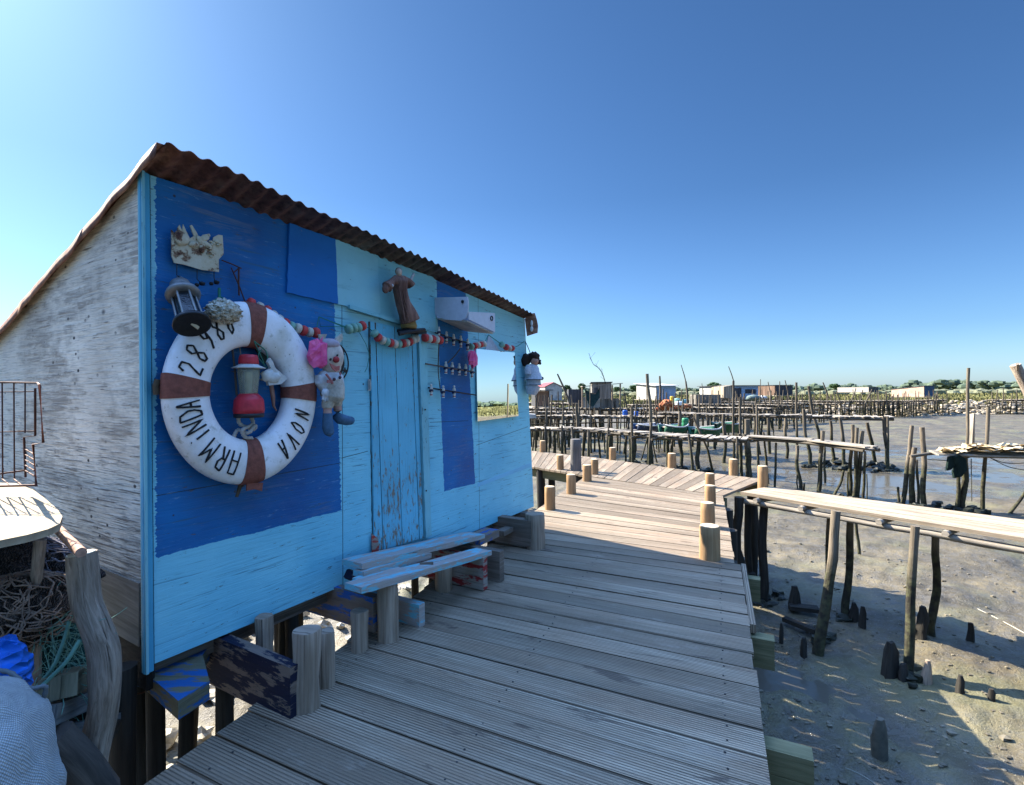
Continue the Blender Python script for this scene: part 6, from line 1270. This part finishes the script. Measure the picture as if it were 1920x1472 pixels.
mb = MB(); r11 = random.Random(21)
for u, v in ((1518, 873), (1564, 868), (1584, 877), (1642, 871), (1655, 876), (1665, 880), (1535, 927), (1500, 922), (1311, 880), (1276, 876), (1252, 873), (1190, 866), (1600, 936), (1617, 938), (1711, 950), (1734, 952), (1692, 948), (1803, 962), (1843, 962), (1430, 1130), (1393, 1126), (1703, 1262), (1545, 1190), (1588, 1162), (1410, 1124)):
    c = G(u, v, MUDZ); k_ = c.y/9
    for i in range(9):
        s_ = r11.uniform(.02, .055)*(.6+k_); mb.blob((c.x+r11.gauss(0, .09)*(.6+k_), c.y+r11.gauss(0, .09), mud_h(c.x, c.y)+s_*r11.uniform(0, .8)), s_*1.3, s_, s_*.8, n=6, m=4, amp=.7, fr=2, seed=i+u, smooth=False)
ob = mb.build('seaweed', plain('black_seaweed', (.02, .022, .014), .55, var=.6, bs=1, sc=12)); ob['kind'] = 'stuff'; tag(ob, 'black seaweed and mussels clinging round the pole feet', 'seaweed')
# ------------------------------------------------------------------ marsh grass, rubble bank, trees
def leafmat(name, a, b, sc=.3):
    g = NG(name); n = g.noise(g.pos, sc, 5, .6); n2 = g.noise(g.pos, sc*6, 3); return g.out(g.mix(g.ramp(g.math('ADD', g.math('MULTIPLY', n, .6), g.math('MULTIPLY', n2, .4)), [(.35, 0), (.65, 1)]), a, b), .85, spec=.1)
r8 = random.Random(9); vs = []; fs = []
def ptmarsh(dmin, dmax):
    while True:
        th = radians(r8.uniform(-6, 72)); r = r8.uniform(50, 190); x = r*sin(th); y = r*cos(th); d = bankd(x, y)
        if dmin < d < dmax: return x, y, d
for i in range(15000):
    x, y, d = ptmarsh(1.5, 9 if i < 8500 else 100)
    h = (.30+.45*max(0, noise.noise(V((x*.15, y*.15, 2)))+.3))*r8.uniform(.7, 1.2)*(1 if x > 25 else .8); z = marsh_h(x, y)
    for k in range(3):
        a = r8.uniform(0, pi); w_ = r8.uniform(.05, .12)*(1+d*.03); dx, dy = cos(a)*w_, sin(a)*w_; lx = r8.uniform(-.15, .15); ox, oy = r8.uniform(-.2, .2), r8.uniform(-.2, .2); b = len(vs)
        vs += [(x+ox-dx, y+oy-dy, z-.05), (x+ox+dx, y+oy+dy, z-.05), (x+ox+lx, y+oy, z+h*r8.uniform(.7, 1.1))]; fs.append((b, b+1, b+2))
me = bpy.data.meshes.new('marsh_grass'); me.from_pydata(vs, [], fs); me.materials.append(leafmat('marsh_grass_blades', (.09, .09, .035), (.21, .20, .09), .12)); o = bpy.data.objects.new('marsh_grass', me); COL.objects.link(o); o['kind'] = 'stuff'; tag(o, 'yellow green marsh grass beyond the mud', 'grass')
mb = MB(); r9 = random.Random(12)
for i in range(3600):
    th = radians(r9.uniform(30, 50)); r = r9.uniform(55, 90); x = r*sin(th); y = r*cos(th); d = bankd(x, y)
    if not -3.2 < d < 1.6: continue
    z = -1.45+(d+3.2)/4.8*1.5; s_ = r9.uniform(.10, .3); mb.blob((x, y, z), s_*r9.uniform(1, 1.8), s_, s_*.6, n=5, m=4, amp=.4, fr=2, seed=i, smooth=False)
ob = mb.build('rubble_bank', plain('bank_rubble', (.24, .20, .14), .9, var=.7, sc=1.2)); ob['kind'] = 'stuff'; tag(ob, 'bank of loose stones below the marsh grass at the right', 'rubble')
def crown(mb, c, rx, ry, rz, n, s0_, s1_, r, flat=.6):
    for i in range(n):
        while True:
            d = V((r.uniform(-1, 1), r.uniform(-1, 1), r.uniform(-1, 1)))
            if .25 < d.length < 1: break
        p = V((c[0]+d.x*rx, c[1]+d.y*ry, c[2]+d.z*rz)); s_ = r.uniform(s0_, s1_); mb.blob(p, s_, s_, s_*flat, n=6, m=4, amp=.6, fr=1.6, seed=i*.37, smooth=False)
mb = MB(); r10 = random.Random(14)
for i in range(9000):
    th = radians(r10.uniform(-12, 100)); Yd = r10.uniform(240, 330); x = Yd*math.tan(th) if th < radians(60) else Yd*1.732+Yd*(th-radians(60))*2; 
    r = r10.uniform(250, 340)
    x = r*1.05*sin(th); y = r*1.05*cos(th)
    dense = noise.noise(V((th*9, 1, 1))); hmax = (1.9 if th > radians(58) else 2.3)+1.3*noise.noise(V((th*16, 2, 1)))+1.6*noise.noise(V((th*60, 4, 1)))+ (1.6 if radians(38) < th < radians(56) else (-.8 if th > radians(56) else 0))
    s_ = r10.uniform(.6, 1.5); z = r10.uniform(.25, 1)*hmax; mb.blob((x, y, z), s_*1.4, s_*1.4, s_*.9, n=6, m=4, amp=.6, fr=1.7, seed=i*.61, smooth=False)
ob = mb.build('woodland', leafmat('woodland_leaves', (.045, .065, .045), (.10, .13, .085), .25)); ob['kind'] = 'stuff'; tag(ob, 'low dark line of trees on the horizon', 'woodland')  # leaf greens lightened to put distance haze into the colour
mb = MB()
for i in range(1500):
    th = radians(r10.uniform(-12, 56)); r = r10.uniform(150, 235); x = r*sin(th); y = r*cos(th)
    if noise.noise(V((x*.02, y*.05, 8))) < (.0 if th > radians(26) else -.15): continue
    s_ = r10.uniform(.5, 1.2); mb.blob((x, y, .2), s_*2.2, s_*1.5, s_*.9, n=6, m=4, amp=.6, fr=1.7, seed=i*.3, smooth=False)
ob = mb.build('scrub', leafmat('scrub_leaves', (.09, .10, .06), (.20, .20, .12), .3)); ob['kind'] = 'stuff'; tag(ob, 'grey green scrub in front of the woodland', 'scrub')
def pine(u0, u1, vt, vb, Y, label, flat=True):
    c = at((u0+u1)/2, (vt+vb)/2, Y); rx = (u1-u0)/2*Y/F; rz = (vb-vt)/2*Y/F; base = at((u0+u1)/2, 733, Y); t = thing('pine_tree' if flat else 'tree', label, 'tree', (base.x, base.y, 0)); r = random.Random(int(u0)); mb = MB()
    crown(mb, (c.x, c.y, c.z-rz*.1), rx*.9, rx*.8, rz*.85, 190, rx*.10, rx*.2, r, .6); mb.build('crown', leafmat('crown_%d' % u0, (.022, .042, .020), (.06, .10, .04), .6), t)
    mb = MB(); mb.tube([V((base.x, base.y, -.2)), V((base.x+rx*.05, base.y, c.z*.6)), V((c.x, c.y, c.z))], [rx*.06, rx*.045, rx*.02], 8)
    for k in range(5): a = k*1.26; mb.tube([V((base.x, base.y, c.z*.45)), V((c.x+cos(a)*rx*.5, c.y+sin(a)*rx*.5, c.z))], [rx*.03, rx*.012], 6)
    mb.build('trunk', M_beam_bare, t)
pine(1325, 1353, 716, 730, 150, 'umbrella shaped pine standing above the horizon scrub')
pine(1083, 1099, 717, 731, 150, 'round dark tree left of the wooden cabin', False); pine(1056, 1070, 720, 732, 160, 'small dark tree right of the red roofed hut', False); pine(1150, 1163, 724, 733, 150, 'small round tree framed by the lean-to', False)
pine(1180, 1206, 720, 731, 190, 'broad dark tree right of the lean-to', False); pine(1780, 1792, 716, 727, 220, 'taller pine crown in the tree line left of the tall knotty pole'); pine(1555, 1574, 718, 728, 220, 'taller pine crown in the tree line above the leaning poles')
# the field seen in the mirror: a lone pole and a far white house
p = V((.883, .47, 0)).normalized()
b = L(3.0, 0, 0)+V((.875, .485, 0)).normalized()*21; b.z = -1.5; mb = MB(); mb.tube([b, b+V((.1, 0, 1.8)), b+V((-.15, 0, 3.75))], [.05, .045, .04], 8, .2); ob = mb.build('mud_pole', M_pole, loc=b); tag(ob, 'lone pole in the mud, seen only in the hut mirror', 'pole')
